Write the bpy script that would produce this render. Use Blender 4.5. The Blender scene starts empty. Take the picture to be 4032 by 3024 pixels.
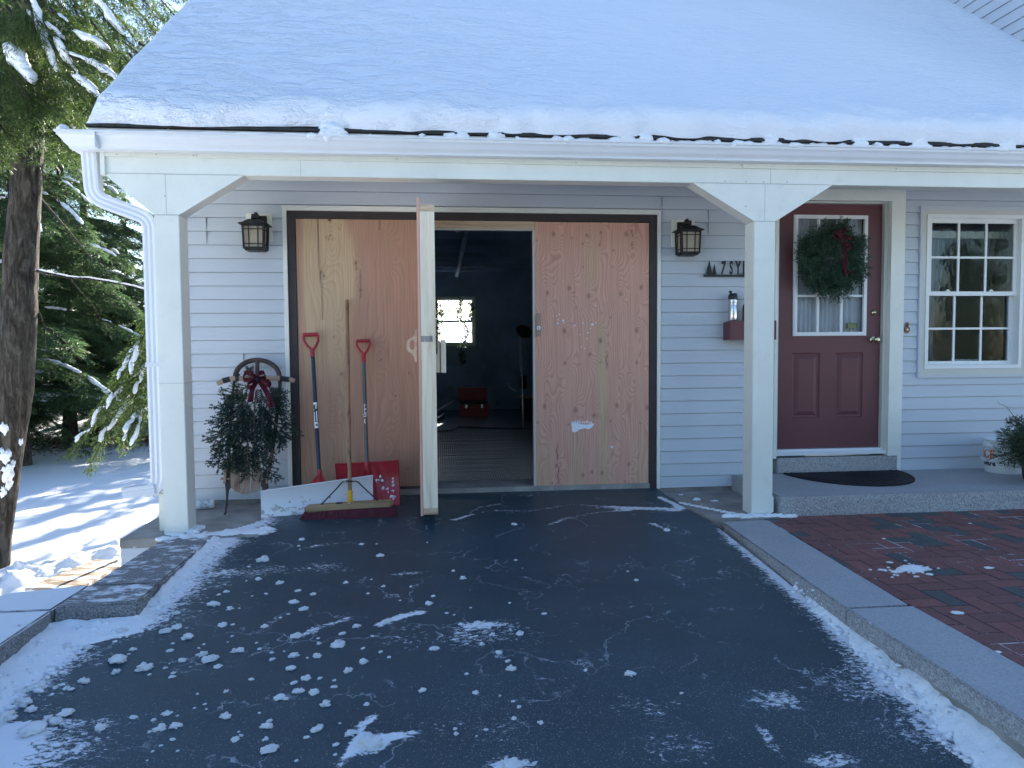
import bpy, bmesh, math, random
import numpy as np
from mathutils import Vector, Matrix
random.seed(7)
RNG = np.random.default_rng(11)
R = math.radians
sc = bpy.context.scene
COL = sc.collection

# ------------------------------------------------------------------ camera
CAM = np.array([1.1716, -5.7199, 1.1226]); YAW, PITCH, ROLL, FPX = .0996, .0496, -.0073, 2805.44
FW = np.array([math.sin(YAW)*math.cos(PITCH), math.cos(YAW)*math.cos(PITCH), -math.sin(PITCH)])
_r0 = np.array([math.cos(YAW), -math.sin(YAW), 0]); _u0 = np.cross(_r0, FW)
RT = math.cos(ROLL)*_r0+math.sin(ROLL)*_u0
UP = -math.sin(ROLL)*_r0+math.cos(ROLL)*_u0
def ray(x, y): return FW+RT*(x-2016)/FPX-UP*(y-1512)/FPX
def atY(x, y, Y=0.0):
    d = ray(x, y); return CAM+d*((Y-CAM[1])/d[1])
def atZ(x, y, Z=0.0):
    d = ray(x, y); return CAM+d*((Z-CAM[2])/d[2])
def lean(yb, zb, yt, zt):
    """plane through (y=yb,z=zb) and (y=yt,z=zt) that contains the x axis direction"""
    p0 = np.array([0, yb, zb]); v = np.array([0, yt-yb, zt-zb]); n = np.cross(np.array([1., 0, 0]), v); n /= np.linalg.norm(n)
    def f(x, y, off=0.0):
        d = ray(x, y); q = p0+n*(-off if n[1] > 0 else off)
        return CAM+d*(((q-CAM)@n)/(d@n))
    return f
cd = bpy.data.cameras.new('camera'); co = bpy.data.objects.new('camera', cd); COL.objects.link(co)
co.matrix_world = Matrix(((RT[0], UP[0], -FW[0], CAM[0]), (RT[1], UP[1], -FW[1], CAM[1]), (RT[2], UP[2], -FW[2], CAM[2]), (0, 0, 0, 1)))
cd.sensor_width = 36; cd.lens = FPX/4032*36; cd.clip_end = 600; cd.clip_start = .05
sc.camera = co

# ------------------------------------------------------------------ numpy noise
_PERM = np.random.default_rng(3).random((256, 256))
def vn(x, y):
    x = np.asarray(x, float); y = np.asarray(y, float)
    xi = np.floor(x).astype(int); yi = np.floor(y).astype(int); fx = x-xi; fy = y-yi
    fx = fx*fx*(3-2*fx); fy = fy*fy*(3-2*fy)
    g = lambda a, b: _PERM[a % 256, b % 256]
    return (g(xi, yi)*(1-fx)+g(xi+1, yi)*fx)*(1-fy)+(g(xi, yi+1)*(1-fx)+g(xi+1, yi+1)*fx)*fy
def fbm(x, y, o=4, gain=.5):
    s = 0; a = 1; t = 0
    for i in range(o):
        s = s+a*vn(np.asarray(x)*2**i+17.3*i, np.asarray(y)*2**i+9.1*i); t += a; a *= gain
    return s/t
def sstep(a, b, x):
    t = np.clip((np.asarray(x)-a)/(b-a), 0, 1); return t*t*(3-2*t)

# ------------------------------------------------------------------ materials
def nt(name):
    m = bpy.data.materials.new(name); m.use_nodes = True; t = m.node_tree; t.nodes.clear()
    out = t.nodes.new('ShaderNodeOutputMaterial')
    return m, t, out
class G:
    """tiny node-graph helper"""
    def __init__(s, name):
        s.m, s.t, s.out = nt(name)
    def n(s, kind, ins=None, **kw):
        nd = s.t.nodes.new(kind)
        for k, v in kw.items(): setattr(nd, k, v)
        for k, v in (ins or {}).items():
            if isinstance(v, tuple) and len(v) == 2 and hasattr(v[0], 'outputs'):
                s.t.links.new(v[0].outputs[v[1]], nd.inputs[k])
            elif hasattr(v, 'outputs'): s.t.links.new(v.outputs[0], nd.inputs[k])
            else: nd.inputs[k].default_value = v
        return nd
    def math(s, op, a, b=0.0, c=0.0, clamp=False):
        nd = s.n('ShaderNodeMath', {0: a, 1: b, 2: c}, operation=op); nd.use_clamp = clamp; return nd
    def coord(s, scale=(1, 1, 1), rot=(0, 0, 0)):
        tc = s.n('ShaderNodeTexCoord')
        return s.n('ShaderNodeMapping', {0: (tc, 'Object'), 'Scale': scale, 'Rotation': rot})
    def noise(s, scale, detail=3, rough=.55, vec=None, dist=0.0):
        i = {'Scale': scale, 'Detail': detail, 'Roughness': rough, 'Distortion': dist}
        if vec is None: vec = s.coord()
        i['Vector'] = vec
        return s.n('ShaderNodeTexNoise', i)
    def ramp(s, fac, stops, interp='LINEAR'):
        nd = s.n('ShaderNodeValToRGB', {0: fac}); cr = nd.color_ramp; cr.interpolation = interp
        while len(cr.elements) < len(stops): cr.elements.new(.5)
        for e, (p, c) in zip(cr.elements, stops):
            e.position = p; e.color = (*c, 1) if len(c) == 3 else c
        return nd
    def mix(s, fac, a, b, mode='MIX'):
        nd = s.n('ShaderNodeMix', data_type='RGBA', blend_type=mode)
        for k, v in ((0, fac), (6, a), (7, b)):
            if hasattr(v, 'outputs'): s.t.links.new(v.outputs[0], nd.inputs[k])
            elif isinstance(v, tuple) and hasattr(v[0], 'outputs'): s.t.links.new(v[0].outputs[v[1]], nd.inputs[k])
            else: nd.inputs[k].default_value = (*v, 1) if isinstance(v, tuple) and len(v) == 3 else v
        return nd
    def o(s, mixnode): return (mixnode, 2)
    def bump(s, h, strength, dist=.01, normal=None):
        i = {'Strength': strength, 'Distance': dist, 'Height': h}
        if normal is not None: i['Normal'] = normal
        return s.n('ShaderNodeBump', i)
    def bsdf(s, color, rough=.6, metal=0.0, normal=None, spec=.5, **kw):
        i = {'Roughness': rough, 'Metallic': metal, 'Specular IOR Level': spec}
        i.update(kw)
        if isinstance(color, tuple) and len(color) == 3: color = (*color, 1)
        i['Base Color'] = color
        if normal is not None: i['Normal'] = normal
        b = s.n('ShaderNodeBsdfPrincipled', i); s.t.links.new(b.outputs[0], s.out.inputs[0]); return b
def c4(c): return (*c, 1)
def simple(name, col, rough=.6, metal=0.0, var=.12, vscale=3.0, bump=.0, bscale=80.0, spec=.4, stretch=(1, 1, 1), dirt=0.0):
    g = G(name); v = g.coord(stretch)
    n = g.noise(vscale, 5, .6, v)
    a = tuple(max(0, x*(1-var)) for x in col); b = tuple(min(1, x*(1+var)) for x in col)
    cr = g.ramp(n, [(.3, a), (.7, b)])
    colr = cr
    if dirt:
        n2 = g.noise(9, 6, .7); f = g.math('MULTIPLY', g.ramp(n2, [(.55, (0, 0, 0)), (.75, (1, 1, 1))]), dirt)
        colr = g.o(g.mix(f, cr, tuple(x*.55 for x in col)))
    nrm = None
    if bump:
        nb = g.noise(bscale, 4, .6, v); nrm = g.bump(nb, bump, .004)
    rn = g.n('ShaderNodeMapRange', {0: n, 3: max(.02, rough-.08), 4: min(1, rough+.08)})
    g.bsdf(colr, rn, metal, nrm, spec); return g.m

# ------------------------------------------------------------------ mesh collecting
class MB:
    def __init__(s): s.v = []; s.f = []; s.m = []; s.sm = []; s.uv = {}
    def add(s, vs, fs, mi=0, smooth=False, uvs=None):
        b = len(s.v); s.v += [tuple(map(float, p)) for p in vs]
        for k, f in enumerate(fs):
            if uvs is not None: s.uv[len(s.f)] = [uvs[i] for i in f]
            s.f.append(tuple(i+b for i in f)); s.m.append(mi); s.sm.append(smooth)
        return s
    def box(s, x0, x1, y0, y1, z0, z1, mi=0, bev=0.0):
        if bev > 0:
            bm = bmesh.new(); bmesh.ops.create_cube(bm, size=1)
            for v in bm.verts: v.co = ((x0+x1)/2+v.co.x*(x1-x0), (y0+y1)/2+v.co.y*(y1-y0), (z0+z1)/2+v.co.z*(z1-z0))
            bmesh.ops.bevel(bm, geom=bm.edges[:], offset=bev, segments=2, affect='EDGES')
            s.bm(bm, mi); return s
        return s.add([(x0, y0, z0), (x1, y0, z0), (x1, y1, z0), (x0, y1, z0), (x0, y0, z1), (x1, y0, z1), (x1, y1, z1), (x0, y1, z1)],
                     [(0, 3, 2, 1), (4, 5, 6, 7), (0, 1, 5, 4), (1, 2, 6, 5), (2, 3, 7, 6), (3, 0, 4, 7)], mi)
    def bm(s, bm, mi=0, smooth=False, M=None):
        bm.verts.index_update(); s.add([(M @ v.co if M else v.co) for v in bm.verts], [[v.index for v in f.verts] for f in bm.faces], mi, smooth); bm.free(); return s
    def prism(s, pts, d, mi=0):
        """polygon pts (list of 3d) extruded by vector d"""
        n = len(pts); p = [np.array(q, float) for q in pts]; d = np.array(d, float)
        vs = p+[q+d for q in p]
        fs = [tuple(range(n-1, -1, -1)), tuple(range(n, 2*n))]+[(i, (i+1) % n, n+(i+1) % n, n+i) for i in range(n)]
        return s.add(vs, fs, mi)
    def tube(s, pts, rad, seg=10, mi=0, caps=True, flat=1.0, up=None):
        pts = [np.array(p, float) for p in pts]; n = len(pts)
        if not hasattr(rad, '__len__'): rad = [rad]*n
        vs = []; fs = []; prev = None
        for i in range(n):
            t = pts[min(i+1, n-1)]-pts[max(i-1, 0)]; t /= np.linalg.norm(t)+1e-12
            if up is not None: a = np.cross(t, np.array(up, float))
            else:
                ref = np.array([0, 0, 1.]) if abs(t[2]) < .9 else np.array([0, 1., 0])
                a = np.cross(t, ref) if prev is None else prev-t*(prev@t)
            a /= np.linalg.norm(a)+1e-12; b = np.cross(t, a); prev = a
            for k in range(seg):
                an = 2*math.pi*k/seg; vs.append(pts[i]+rad[i]*(math.cos(an)*a+flat*math.sin(an)*b))
        for i in range(n-1):
            for k in range(seg):
                fs.append((i*seg+k, i*seg+(k+1) % seg, (i+1)*seg+(k+1) % seg, (i+1)*seg+k))
        s.add(vs, fs, mi, True)
        if caps: s.add([vs[k] for k in range(seg)], [tuple(range(seg-1, -1, -1))], mi); s.add(vs[-seg:], [tuple(range(seg))], mi)
        return s
    def bar(s, p0, p1, w, t, up=(0, 1, 0), mi=0):
        """rectangular bar from p0 to p1; w across, t along 'up'"""
        p0 = np.array(p0, float); p1 = np.array(p1, float); d = p1-p0; d /= np.linalg.norm(d)
        u = np.array(up, float); u = u-d*(u@d); u /= np.linalg.norm(u); a = np.cross(d, u)
        c = [(-w/2, -t/2), (w/2, -t/2), (w/2, t/2), (-w/2, t/2)]
        return s.prism([p0+a*i+u*j for i, j in c], p1-p0, mi)
    def lathe(s, prof, c=(0, 0, 0), seg=24, mi=0, axis='z', smooth=True):
        vs = []; fs = []; n = len(prof)
        for r, h in prof:
            for k in range(seg):
                a = 2*math.pi*k/seg
                p = (r*math.cos(a), r*math.sin(a), h) if axis == 'z' else (r*math.cos(a), -h, r*math.sin(a))
                vs.append((p[0]+c[0], p[1]+c[1], p[2]+c[2]))
        for i in range(n-1):
            for k in range(seg): fs.append((i*seg+k, i*seg+(k+1) % seg, (i+1)*seg+(k+1) % seg, (i+1)*seg+k))
        return s.add(vs, fs, mi, smooth)
    def quads(s, Q, mi=0):
        """Q: (N,4,3) array"""
        b = len(s.v); s.v += [tuple(p) for p in Q.reshape(-1, 3).tolist()]
        n = len(Q); s.f += [(b+4*i, b+4*i+1, b+4*i+2, b+4*i+3) for i in range(n)]; s.m += [mi]*n; s.sm += [False]*n
        return s
    def build(s, name, mats, parent=None, attrs=None, loc=None):
        me = bpy.data.meshes.new(name)
        off = Vector((0, 0, 0))
        if parent is not None: off = WLOC[parent.name]
        elif loc is not None: off = Vector(loc)
        vs = [(a-off.x, b-off.y, c-off.z) for a, b, c in s.v]
        me.from_pydata(vs, [], s.f)
        if not isinstance(mats, (list, tuple)): mats = [mats]
        for m in mats: me.materials.append(m)
        me.polygons.foreach_set('material_index', s.m); me.polygons.foreach_set('use_smooth', s.sm)
        if s.uv:
            ul = me.uv_layers.new(name='UVMap')
            for fi, uvs in s.uv.items():
                p = me.polygons[fi]
                for li, uv in zip(p.loop_indices, uvs): ul.data[li].uv = uv
        for k, a in (attrs or {}).items():
            at = me.attributes.new(k, 'FLOAT', 'POINT'); at.data.foreach_set('value', np.asarray(a, np.float32))
        me.update()
        o = bpy.data.objects.new(name, me); COL.objects.link(o)
        if parent is not None: o.parent = parent; WLOC[o.name] = off
        else: o.location = off; WLOC[o.name] = off
        return o
WLOC = {}
def grid(xs, ys, zf):
    X, Y = np.meshgrid(xs, ys); Z = zf(X, Y); nx, ny = len(xs), len(ys)
    b = MB(); b.v = list(zip(X.ravel().tolist(), Y.ravel().tolist(), Z.ravel().tolist()))
    b.f = [(j*nx+i, j*nx+i+1, (j+1)*nx+i+1, (j+1)*nx+i) for j in range(ny-1) for i in range(nx-1)]
    b.m = [0]*len(b.f); b.sm = [True]*len(b.f)
    return b, X.ravel(), Y.ravel()
def tag(o, label=None, cat=None, group=None, kind=None):
    if label: o['label'] = label
    if cat: o['category'] = cat
    if group: o['group'] = group
    if kind: o['kind'] = kind
    return o
def thing(name, label, cat, loc=(0, 0, 0), group=None):
    o = bpy.data.objects.new(name, None); o.empty_display_size = .1; COL.objects.link(o); o.location = loc; WLOC[o.name] = Vector(loc)
    return tag(o, label, cat, group)
def text_mesh(body, size=1.0, sx=1.0, shear=0.0, extrude=0.0, bold=0.0, align='LEFT'):
    cu = bpy.data.curves.new('txt', 'FONT'); cu.body = body; cu.size = size; cu.extrude = extrude; cu.shear = shear; cu.offset = bold; cu.resolution_u = 3; cu.align_x = align
    o = bpy.data.objects.new('txt', cu); COL.objects.link(o)
    dg = bpy.context.evaluated_depsgraph_get(); dg.update()
    me = bpy.data.meshes.new_from_object(o.evaluated_get(dg))
    vs = [(v.co.x*sx, v.co.y, v.co.z) for v in me.vertices]; fs = [tuple(p.vertices) for p in me.polygons]
    bpy.data.objects.remove(o); bpy.data.meshes.remove(me); bpy.data.curves.remove(cu)
    return vs, fs
def ico(sub=2):
    bm = bmesh.new(); bmesh.ops.create_icosphere(bm, subdivisions=sub, radius=1); bm.verts.index_update()
    v = np.array([p.co[:] for p in bm.verts]); f = [tuple(q.index for q in p.verts) for p in bm.faces]; bm.free(); return v, f
ICO2 = ico(2); ICO3 = ico(3); ICO1 = ico(1)
def blob(mb, c, s, seed=0, amp=.3, base=ICO2, mi=0, rot=0.0, freq=1.6, axis=None):
    v, f = base
    k = 1+amp*(2*fbm(v[:, 0]*freq+seed*7.1, v[:, 1]*freq+v[:, 2]*freq*1.3+seed*3.3, 3)-1)
    p = v*k[:, None]*np.array(s); ca, sa = math.cos(rot), math.sin(rot)
    if axis is not None:
        u = np.array(axis, float); u /= np.linalg.norm(u)+1e-9; w = np.array([0, 0, 1.])-u*u[2]; w /= np.linalg.norm(w)+1e-9; q = np.outer(p[:, 0], u)+np.outer(p[:, 1], np.cross(w, u))+np.outer(p[:, 2], w)+np.array(c)
    else: q = np.stack([p[:, 0]*ca-p[:, 1]*sa, p[:, 0]*sa+p[:, 1]*ca, p[:, 2]], 1)+np.array(c)
    mb.add(q, f, mi, True)
SUN_E = 5.0; SKY_S = .07; EXPO = 2.3; DUST = 0.5; OZ = 3
# ================================================================== materials
M = {}
M['trim'] = simple('white_trim', (.74, .76, .70), .55, var=.06, vscale=2, bump=.15, bscale=90, dirt=.22)
M['gutter'] = simple('painted_gutter', (.70, .73, .77), .35, var=.03, vscale=3)
M['siding'] = simple('grey_vinyl_siding', (.51, .555, .61), .5, var=.05, vscale=1.3, bump=.25, bscale=60, stretch=(.25, 1, 3))
M['casing'] = simple('beige_casing', (.56, .57, .52), .5, var=.04)
M['vinyl'] = simple('white_vinyl', (.74, .77, .77), .35, var=.03)
M['brown'] = simple('dark_brown_paint', (.040, .030, .032), .55, var=.25, vscale=6, bump=.15, bscale=60, dirt=.3)
M['maroon'] = simple('maroon_paint', (.130, .044, .050), .45, var=.08, vscale=3, bump=.12, bscale=140)
M['concrete'] = simple('concrete', (.30, .29, .27), .85, var=.3, vscale=5, bump=.5, bscale=60, dirt=.4)
M['shingle'] = simple('dark_shingle', (.035, .035, .035), .9, var=.4, vscale=12, bump=.6, bscale=90)
M['darkmetal'] = simple('dark_bronze', (.035, .034, .036), .5, .6, var=.3, vscale=15)
M['blackmetal'] = simple('black_iron', (.022, .025, .027), .5, .3, var=.2)
M['amber'] = simple('frosted_amber_glass', (.40, .34, .26), .35, var=.1, vscale=8)
M['steel'] = simple('brushed_steel', (.62, .62, .62), .22, 1.0, var=.06, vscale=10, stretch=(1, 1, .05))
M['brass'] = simple('brass', (.55, .48, .34), .18, 1.0, var=.1)
M['blackplastic'] = simple('black_plastic', (.014, .018, .024), .4, var=.2)
M['amberbottle'] = simple('dark_glass_bottle', (.05, .025, .02), .12, var=.1)
M['redplastic'] = simple('red_plastic', (.36, .022, .035), .32, var=.12, vscale=5, spec=.5)
M['bluesteel'] = simple('blue_painted_steel', (.012, .028, .062), .35, var=.15)
M['greyshaft'] = simple('grey_painted_shaft', (.10, .115, .12), .35, .3, var=.15)
M['yellow'] = simple('yellow_plastic', (.62, .36, .025), .4, var=.08)
M['mat'] = simple('rubber_mat', (.018, .015, .022), .75, var=.3, vscale=20, bump=.6, bscale=90)
M['white'] = simple('white_plastic', (.72, .74, .75), .4, var=.04)
M['paper'] = simple('white_print', (.8, .82, .82), .5, var=.02)
M['orange'] = simple('orange_print', (.55, .13, .03), .5, var=.03)
M['ink'] = simple('dark_ink', (.01, .012, .03), .5)
M['greenprint'] = simple('green_sticker', (.045, .075, .045), .5, var=.3, vscale=60)
M['yellowprint'] = simple('olive_print', (.20, .22, .09), .5)
M['lightwood'] = None
M['bronze'] = simple('bronze', (.16, .10, .05), .45, .6, var=.3, vscale=30)
M['tape'] = simple('dark_tape', (.012, .017, .026), .55)
M['darkwood'] = simple('dark_stained_wood', (.045, .032, .028), .55, var=.4, vscale=20, stretch=(1, 1, .1))
M['veilblue'] = simple('veil_blue_interior', (.34, .44, .57), .9, var=.3, vscale=1.5)  # colour lightened and blued to stand in for the lens-flare veil over the interior
M['toolred'] = simple('red_painted_steel', (.22, .022, .025), .35, .2, var=.15)
M['cable'] = simple('black_rubber', (.01, .01, .012), .5)
M['dgreen'] = simple('green_plastic', (.035, .055, .03), .5)
M['lace'] = simple('white_curtain', (.56, .58, .63), .9, var=.06, vscale=8)
M['bluecurtain'] = simple('pale_blue_curtain', (.20, .27, .31), .9, var=.08, vscale=5)
M['pot'] = simple('dark_pot', (.015, .017, .022), .6)
M['bark'] = None

def wood(name, base, dark, scale=14, along='z', knots=.5, rough=.65):
    g = G(name); st = {'z': (1, 1, .07), 'x': (.07, 1, 1), 'y': (1, .07, 1)}[along]
    v = g.coord(st); n = g.noise(scale, 5, .65, v, .6)
    n2 = g.noise(2.2, 3, .6, g.coord((3, 3, 1.2)))
    w = g.ramp(n, [(.35, dark), (.5, base), (.72, tuple(min(1, x*1.12) for x in base))])
    k = g.ramp(n2, [(.66, (0, 0, 0)), (.78, (1, 1, 1))])
    col = g.mix(g.math('MULTIPLY', k, knots), w, tuple(x*.55 for x in dark))
    g.bsdf(g.o(col), rough, 0, g.bump(n, .15, .003), .3); return g.m
M['lightwood'] = wood('pale_pine', (.82, .71, .55), (.68, .55, .40), 16, 'z', .35)
M['pineH'] = wood('pale_pine_across', (.62, .47, .33), (.42, .29, .19), 16, 'x', .35)
M['oldwood'] = wood('weathered_slat', (.34, .25, .19), (.18, .12, .09), 22, 'z', .3)
M['handlewood'] = wood('worn_ash_handle', (.27, .165, .10), (.13, .075, .05), 26, 'z', .3)
M['broomwood'] = wood('worn_broom_block', (.33, .23, .13), (.17, .11, .06), 22, 'x', .3)

def snow_mat(name, col=(.83, .86, .90), bump=.5, sc_=40):
    g = G(name); a = g.noise(sc_, 6, .7); b = g.noise(sc_*.22, 4, .6)
    h = g.math('MULTIPLY_ADD', b, 2.0, a)
    g.bsdf(col, .75, 0, g.bump(h, bump, .012), .25, **{'Subsurface Weight': 0.0}); return g.m
M['snow'] = snow_mat('snow')
M['snowground'] = snow_mat('snow_ground', (.80, .82, .85), .6, 14)
def roof_snow_mat():
    g = G('roof_snow'); tc = g.n('ShaderNodeTexCoord')
    sx = g.n('ShaderNodeSeparateXYZ', {0: (tc, 'Object')})
    a = g.noise(30, 6, .7, g.coord((.5, 1, 1))); b = g.noise(7.5, 5, .68, g.coord((.55, 1.2, 1.2)))
    left = g.n('ShaderNodeMapRange', {0: (sx, 0), 1: -.8, 2: 2.6, 3: .6, 4: .12})
    lump = g.ramp(b, [(.46, (0, 0, 0)), (.60, (1, 1, 1))])
    h = g.math('MULTIPLY_ADD', g.math('MULTIPLY', lump, left), 1.6, g.math('MULTIPLY', a, .55))
    g.bsdf((.80, .845, .92), .8, 0, g.bump(h, .65, .03), .2); return g.m
M['roofsnow'] = roof_snow_mat()

def granite(name, lo, mid, hi, scale=170, bump=.6):
    g = G(name); v = g.coord(); n = g.noise(scale, 3, .8, v); n2 = g.noise(scale*.45, 3, .7, v); n3 = g.noise(2.0, 4, .6, v)
    s = g.math('ADD', g.math('MULTIPLY', n, .6), g.math('MULTIPLY', n2, .4))
    c = g.ramp(s, [(.36, lo), (.5, mid), (.62, hi)])
    c2 = g.mix(.35, c, g.ramp(n3, [(.35, lo), (.65, hi)]), 'SOFT_LIGHT')
    g.bsdf(g.o(c2), .8, 0, g.bump(s, bump, .004), .3); return g.m
M['granite'] = granite('grey_granite_rough', (.15, .15, .16), (.37, .37, .38), (.60, .60, .60))
M['granitetop'] = granite('grey_granite_top', (.29, .30, .32), (.40, .41, .43), (.49, .50, .52), 210, .3)
def granite_snow():
    g = G('granite_with_snow'); v = g.coord(); n = g.noise(120, 3, .8, v)
    c = g.ramp(n, [(.36, (.09, .09, .10)), (.5, (.22, .22, .23)), (.64, (.38, .38, .38))])
    geo = g.n('ShaderNodeNewGeometry'); sz = g.n('ShaderNodeSeparateXYZ', {0: (geo, 'Normal')})
    at = g.n('ShaderNodeAttribute', attribute_name='snow')
    f = g.math('ADD', g.noise(13, 6, .72, g.coord((.6, 1, 1))), (at, 'Fac'))
    m = g.math('MULTIPLY', g.ramp(f, [(.57, (0, 0, 0)), (.66, (1, 1, 1))]), g.n('ShaderNodeMapRange', {0: (sz, 2), 1: .6, 2: .8}))
    col = g.mix(m, c, (.78, .81, .86)); g.bsdf(g.o(col), .8, 0, g.bump(g.math('MULTIPLY_ADD', m, 1.5, n), .7, .006), .3); return g.m
M['granitesnow'] = granite_snow()

def glass_mat(name, tint=(.9, .95, .96), rough=.0, bumps=0.0, base=.12):
    g = G(name); fr = g.n('ShaderNodeFresnel', {'IOR': 1.5}); tr = g.n('ShaderNodeBsdfTransparent', {'Color': c4(tint)})
    i = {'Color': (1, 1, 1, 1), 'Roughness': rough}
    if bumps:
        nb = g.bump(g.noise(9, 3, .6), bumps, .02); i['Normal'] = nb
    gl = g.n('ShaderNodeBsdfGlossy', i)
    f = g.math('MAXIMUM', fr, base)
    mx = g.n('ShaderNodeMixShader', {0: f, 1: tr, 2: gl}); g.t.links.new(mx.outputs[0], g.out.inputs[0]); return g.m
M['glass'] = glass_mat('window_glass', (.86, .93, .93), 0, .05, .035)
M['doorglass'] = glass_mat('door_glass', (.93, .96, .97), 0, .25, .05)
M['clear'] = glass_mat('clear_glass', (.95, .97, .98), 0, 0, .04)

def plywood_mat(name, stops, k=1.0, knot=(.10, .05, .035), grainamt=.25):
    g = G(name)
    f = g.n('ShaderNodeAttribute', attribute_name='field'); kn = g.n('ShaderNodeAttribute', attribute_name='knot'); bl = g.n('ShaderNodeAttribute', attribute_name='blend')
    wob = g.noise(26, 3, .6, g.coord((1, 1, .18)))
    ff = g.math('FRACT', g.math('MULTIPLY_ADD', wob, .55, g.math('MULTIPLY', (f, 'Fac'), k)))
    ca = g.ramp(ff, stops[0]); cb = g.ramp(ff, stops[1])
    col = g.mix((bl, 'Fac'), ca, cb)
    gr = g.noise(60, 3, .7, g.coord((1, 1, .035)))
    col = g.mix(grainamt, g.o(col), g.ramp(gr, [(.3, (.25, .25, .25)), (.7, (.75, .75, .75))]), 'OVERLAY')
    col = g.mix((kn, 'Fac'), g.o(col), knot)
    g.bsdf(g.o(col), .62, 0, g.bump(gr, .12, .002), .3); return g.m
M['plypink'] = plywood_mat('reddish_fir_plywood', [[(0, (.66, .375, .285)), (.55, (.62, .345, .258)), (.86, (.53, .270, .195)), (1, (.64, .365, .275))],
                                                    [(0, (.57, .40, .26)), (.6, (.52, .355, .22)), (1, (.56, .39, .25))]])
M['plypale'] = plywood_mat('pale_plywood', [[(0, (.56, .41, .26)), (.6, (.535, .38, .235)), (.88, (.495, .335, .20)), (1, (.55, .40, .25))],
                                             [(0, (.47, .285, .20)), (.6, (.44, .262, .182)), (.88, (.41, .238, .160)), (1, (.465, .28, .195))]], 1.0, (.03, .02, .016))

# ================================================================== siding helper
EXP = .1044; Z0 = -.048
def siding(mb, x0, x1, z0, z1, holes, to3=lambda x, y, z: (x, y, z), t=.013):
    k0 = math.floor((z0-Z0)/EXP); k1 = math.ceil((z1-Z0)/EXP)
    for k in range(k0, k1):
        a, b = max(z0, Z0+k*EXP), min(z1, Z0+(k+1)*EXP)
        if b-a < .004: continue
        cuts = sorted({a, b, *[h for H in holes for h in H[2:4] if a < h < b]})
        for c, d in zip(cuts[:-1], cuts[1:]):
            iv = [(x0, x1)]
            for hx0, hx1, hz0, hz1 in holes:
                if hz0 < (c+d)/2 < hz1:
                    nv = []
                    for p, q in iv:
                        if hx1 <= p or hx0 >= q: nv.append((p, q)); continue
                        if hx0 > p: nv.append((p, hx0))
                        if hx1 < q: nv.append((hx1, q))
                    iv = nv
            yb = lambda z: -t*(1-(z-(Z0+k*EXP))/EXP)-.001
            for p, q in iv:
                g = .0045 if abs(d-b) < 1e-6 else 0; e = d-g
                vs = [(p, yb(c), c), (q, yb(c), c), (q, yb(e), e), (p, yb(e), e), (p, .007, c), (q, .007, c), (p, .007, e), (q, .007, e), (p, .007, d), (q, .007, d)]
                mb.add([to3(*u) for u in vs], [(0, 1, 2, 3), (1, 0, 4, 5), (3, 2, 7, 6), (6, 7, 9, 8)])

# ================================================================== HOUSE
house = thing('house', 'low grey clapboard house with porch, open plywood garage doors and snowy roof', 'house', (1.5, 0, 0))
def part(name, mb, mat, parent=house, label=None, **kw):
    o = mb.build(name, mat, parent, **kw)
    if label: o['label'] = label
    return o
GO = (0.0, 2.945, -.3, 2.2)                 # garage opening
DO = (3.96, 4.94, .19, 2.33)                # entry door opening
WO = (5.26, 6.18, .935, 2.215)              # window opening
XR = 6.9
mb = MB()
siding(mb, -.78, XR, -.04, 2.62, [(GO[0]-.03, GO[1]+.03, -1, 2.232), (3.83, 5.075, -1, 2.415), (5.215, 6.225, .85, 2.30)])
mb.box(-.78, -.03, .0085, .1, -.04, 2.62).box(2.975, 3.83, .0085, .1, -.04, 2.62).box(-.03, 2.975, .0085, .1, 2.232, 2.62)
mb.box(3.83, 5.075, .0085, .1, 2.415, 2.62).box(5.075, 5.215, .0085, .1, -.04, 2.62).box(5.215, 6.225, .0085, .1, 2.30, 2.62).box(5.215, 6.225, .0085, .1, -.04, .85).box(6.225, XR, .0085, .1, -.04, 2.62)
# vertical butt joints between siding lengths
for x, z, n in ((-.60, 1.941, 2), (-.35, 1.00, 1), (2.98, 2.25, 1), (3.37, 2.04, 2)):
    mb.box(x-.0015, x+.0015, -.0145, -.004, z, z+EXP*n-.004, 1)
part('front_wall', mb, [M['siding'], simple('joint_line', (.28, .31, .35), .6)])
part('foundation', MB().box(-.79, -.02, .012, .25, -1.6, -.042), M['concrete']); part('foundation', MB().box(2.97, 3.6, .012, .25, -.3, -.045), M['concrete'])
mb = MB().box(-.805, -.76, -.02, .1, -.04, 2.6); mb.box(-.805, -.785, .1, 1.6, -.04, 2.6)
part('corner_board', mb, M['trim'])
# left gable wall (faces the yard) and its courses
mb = MB(); siding(mb, .1, 3.5, -1.5, 2.6, [], lambda x, y, z: (-.78+y, x, z))
mb.add([(-.78, -.8, 2.55), (-.78, 3.6, 2.55), (-.78, 1.4, 4.45)], [(0, 1, 2)])
mb.box(-.7715, -.71, .1, 3.5, -1.5, 2.6)
part('gable_wall', mb, M['siding'])
# porch ceiling
part('porch_ceiling', MB().box(-1.0, XR, -.757, -.012, 2.47, 2.5), M['trim'])
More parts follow.
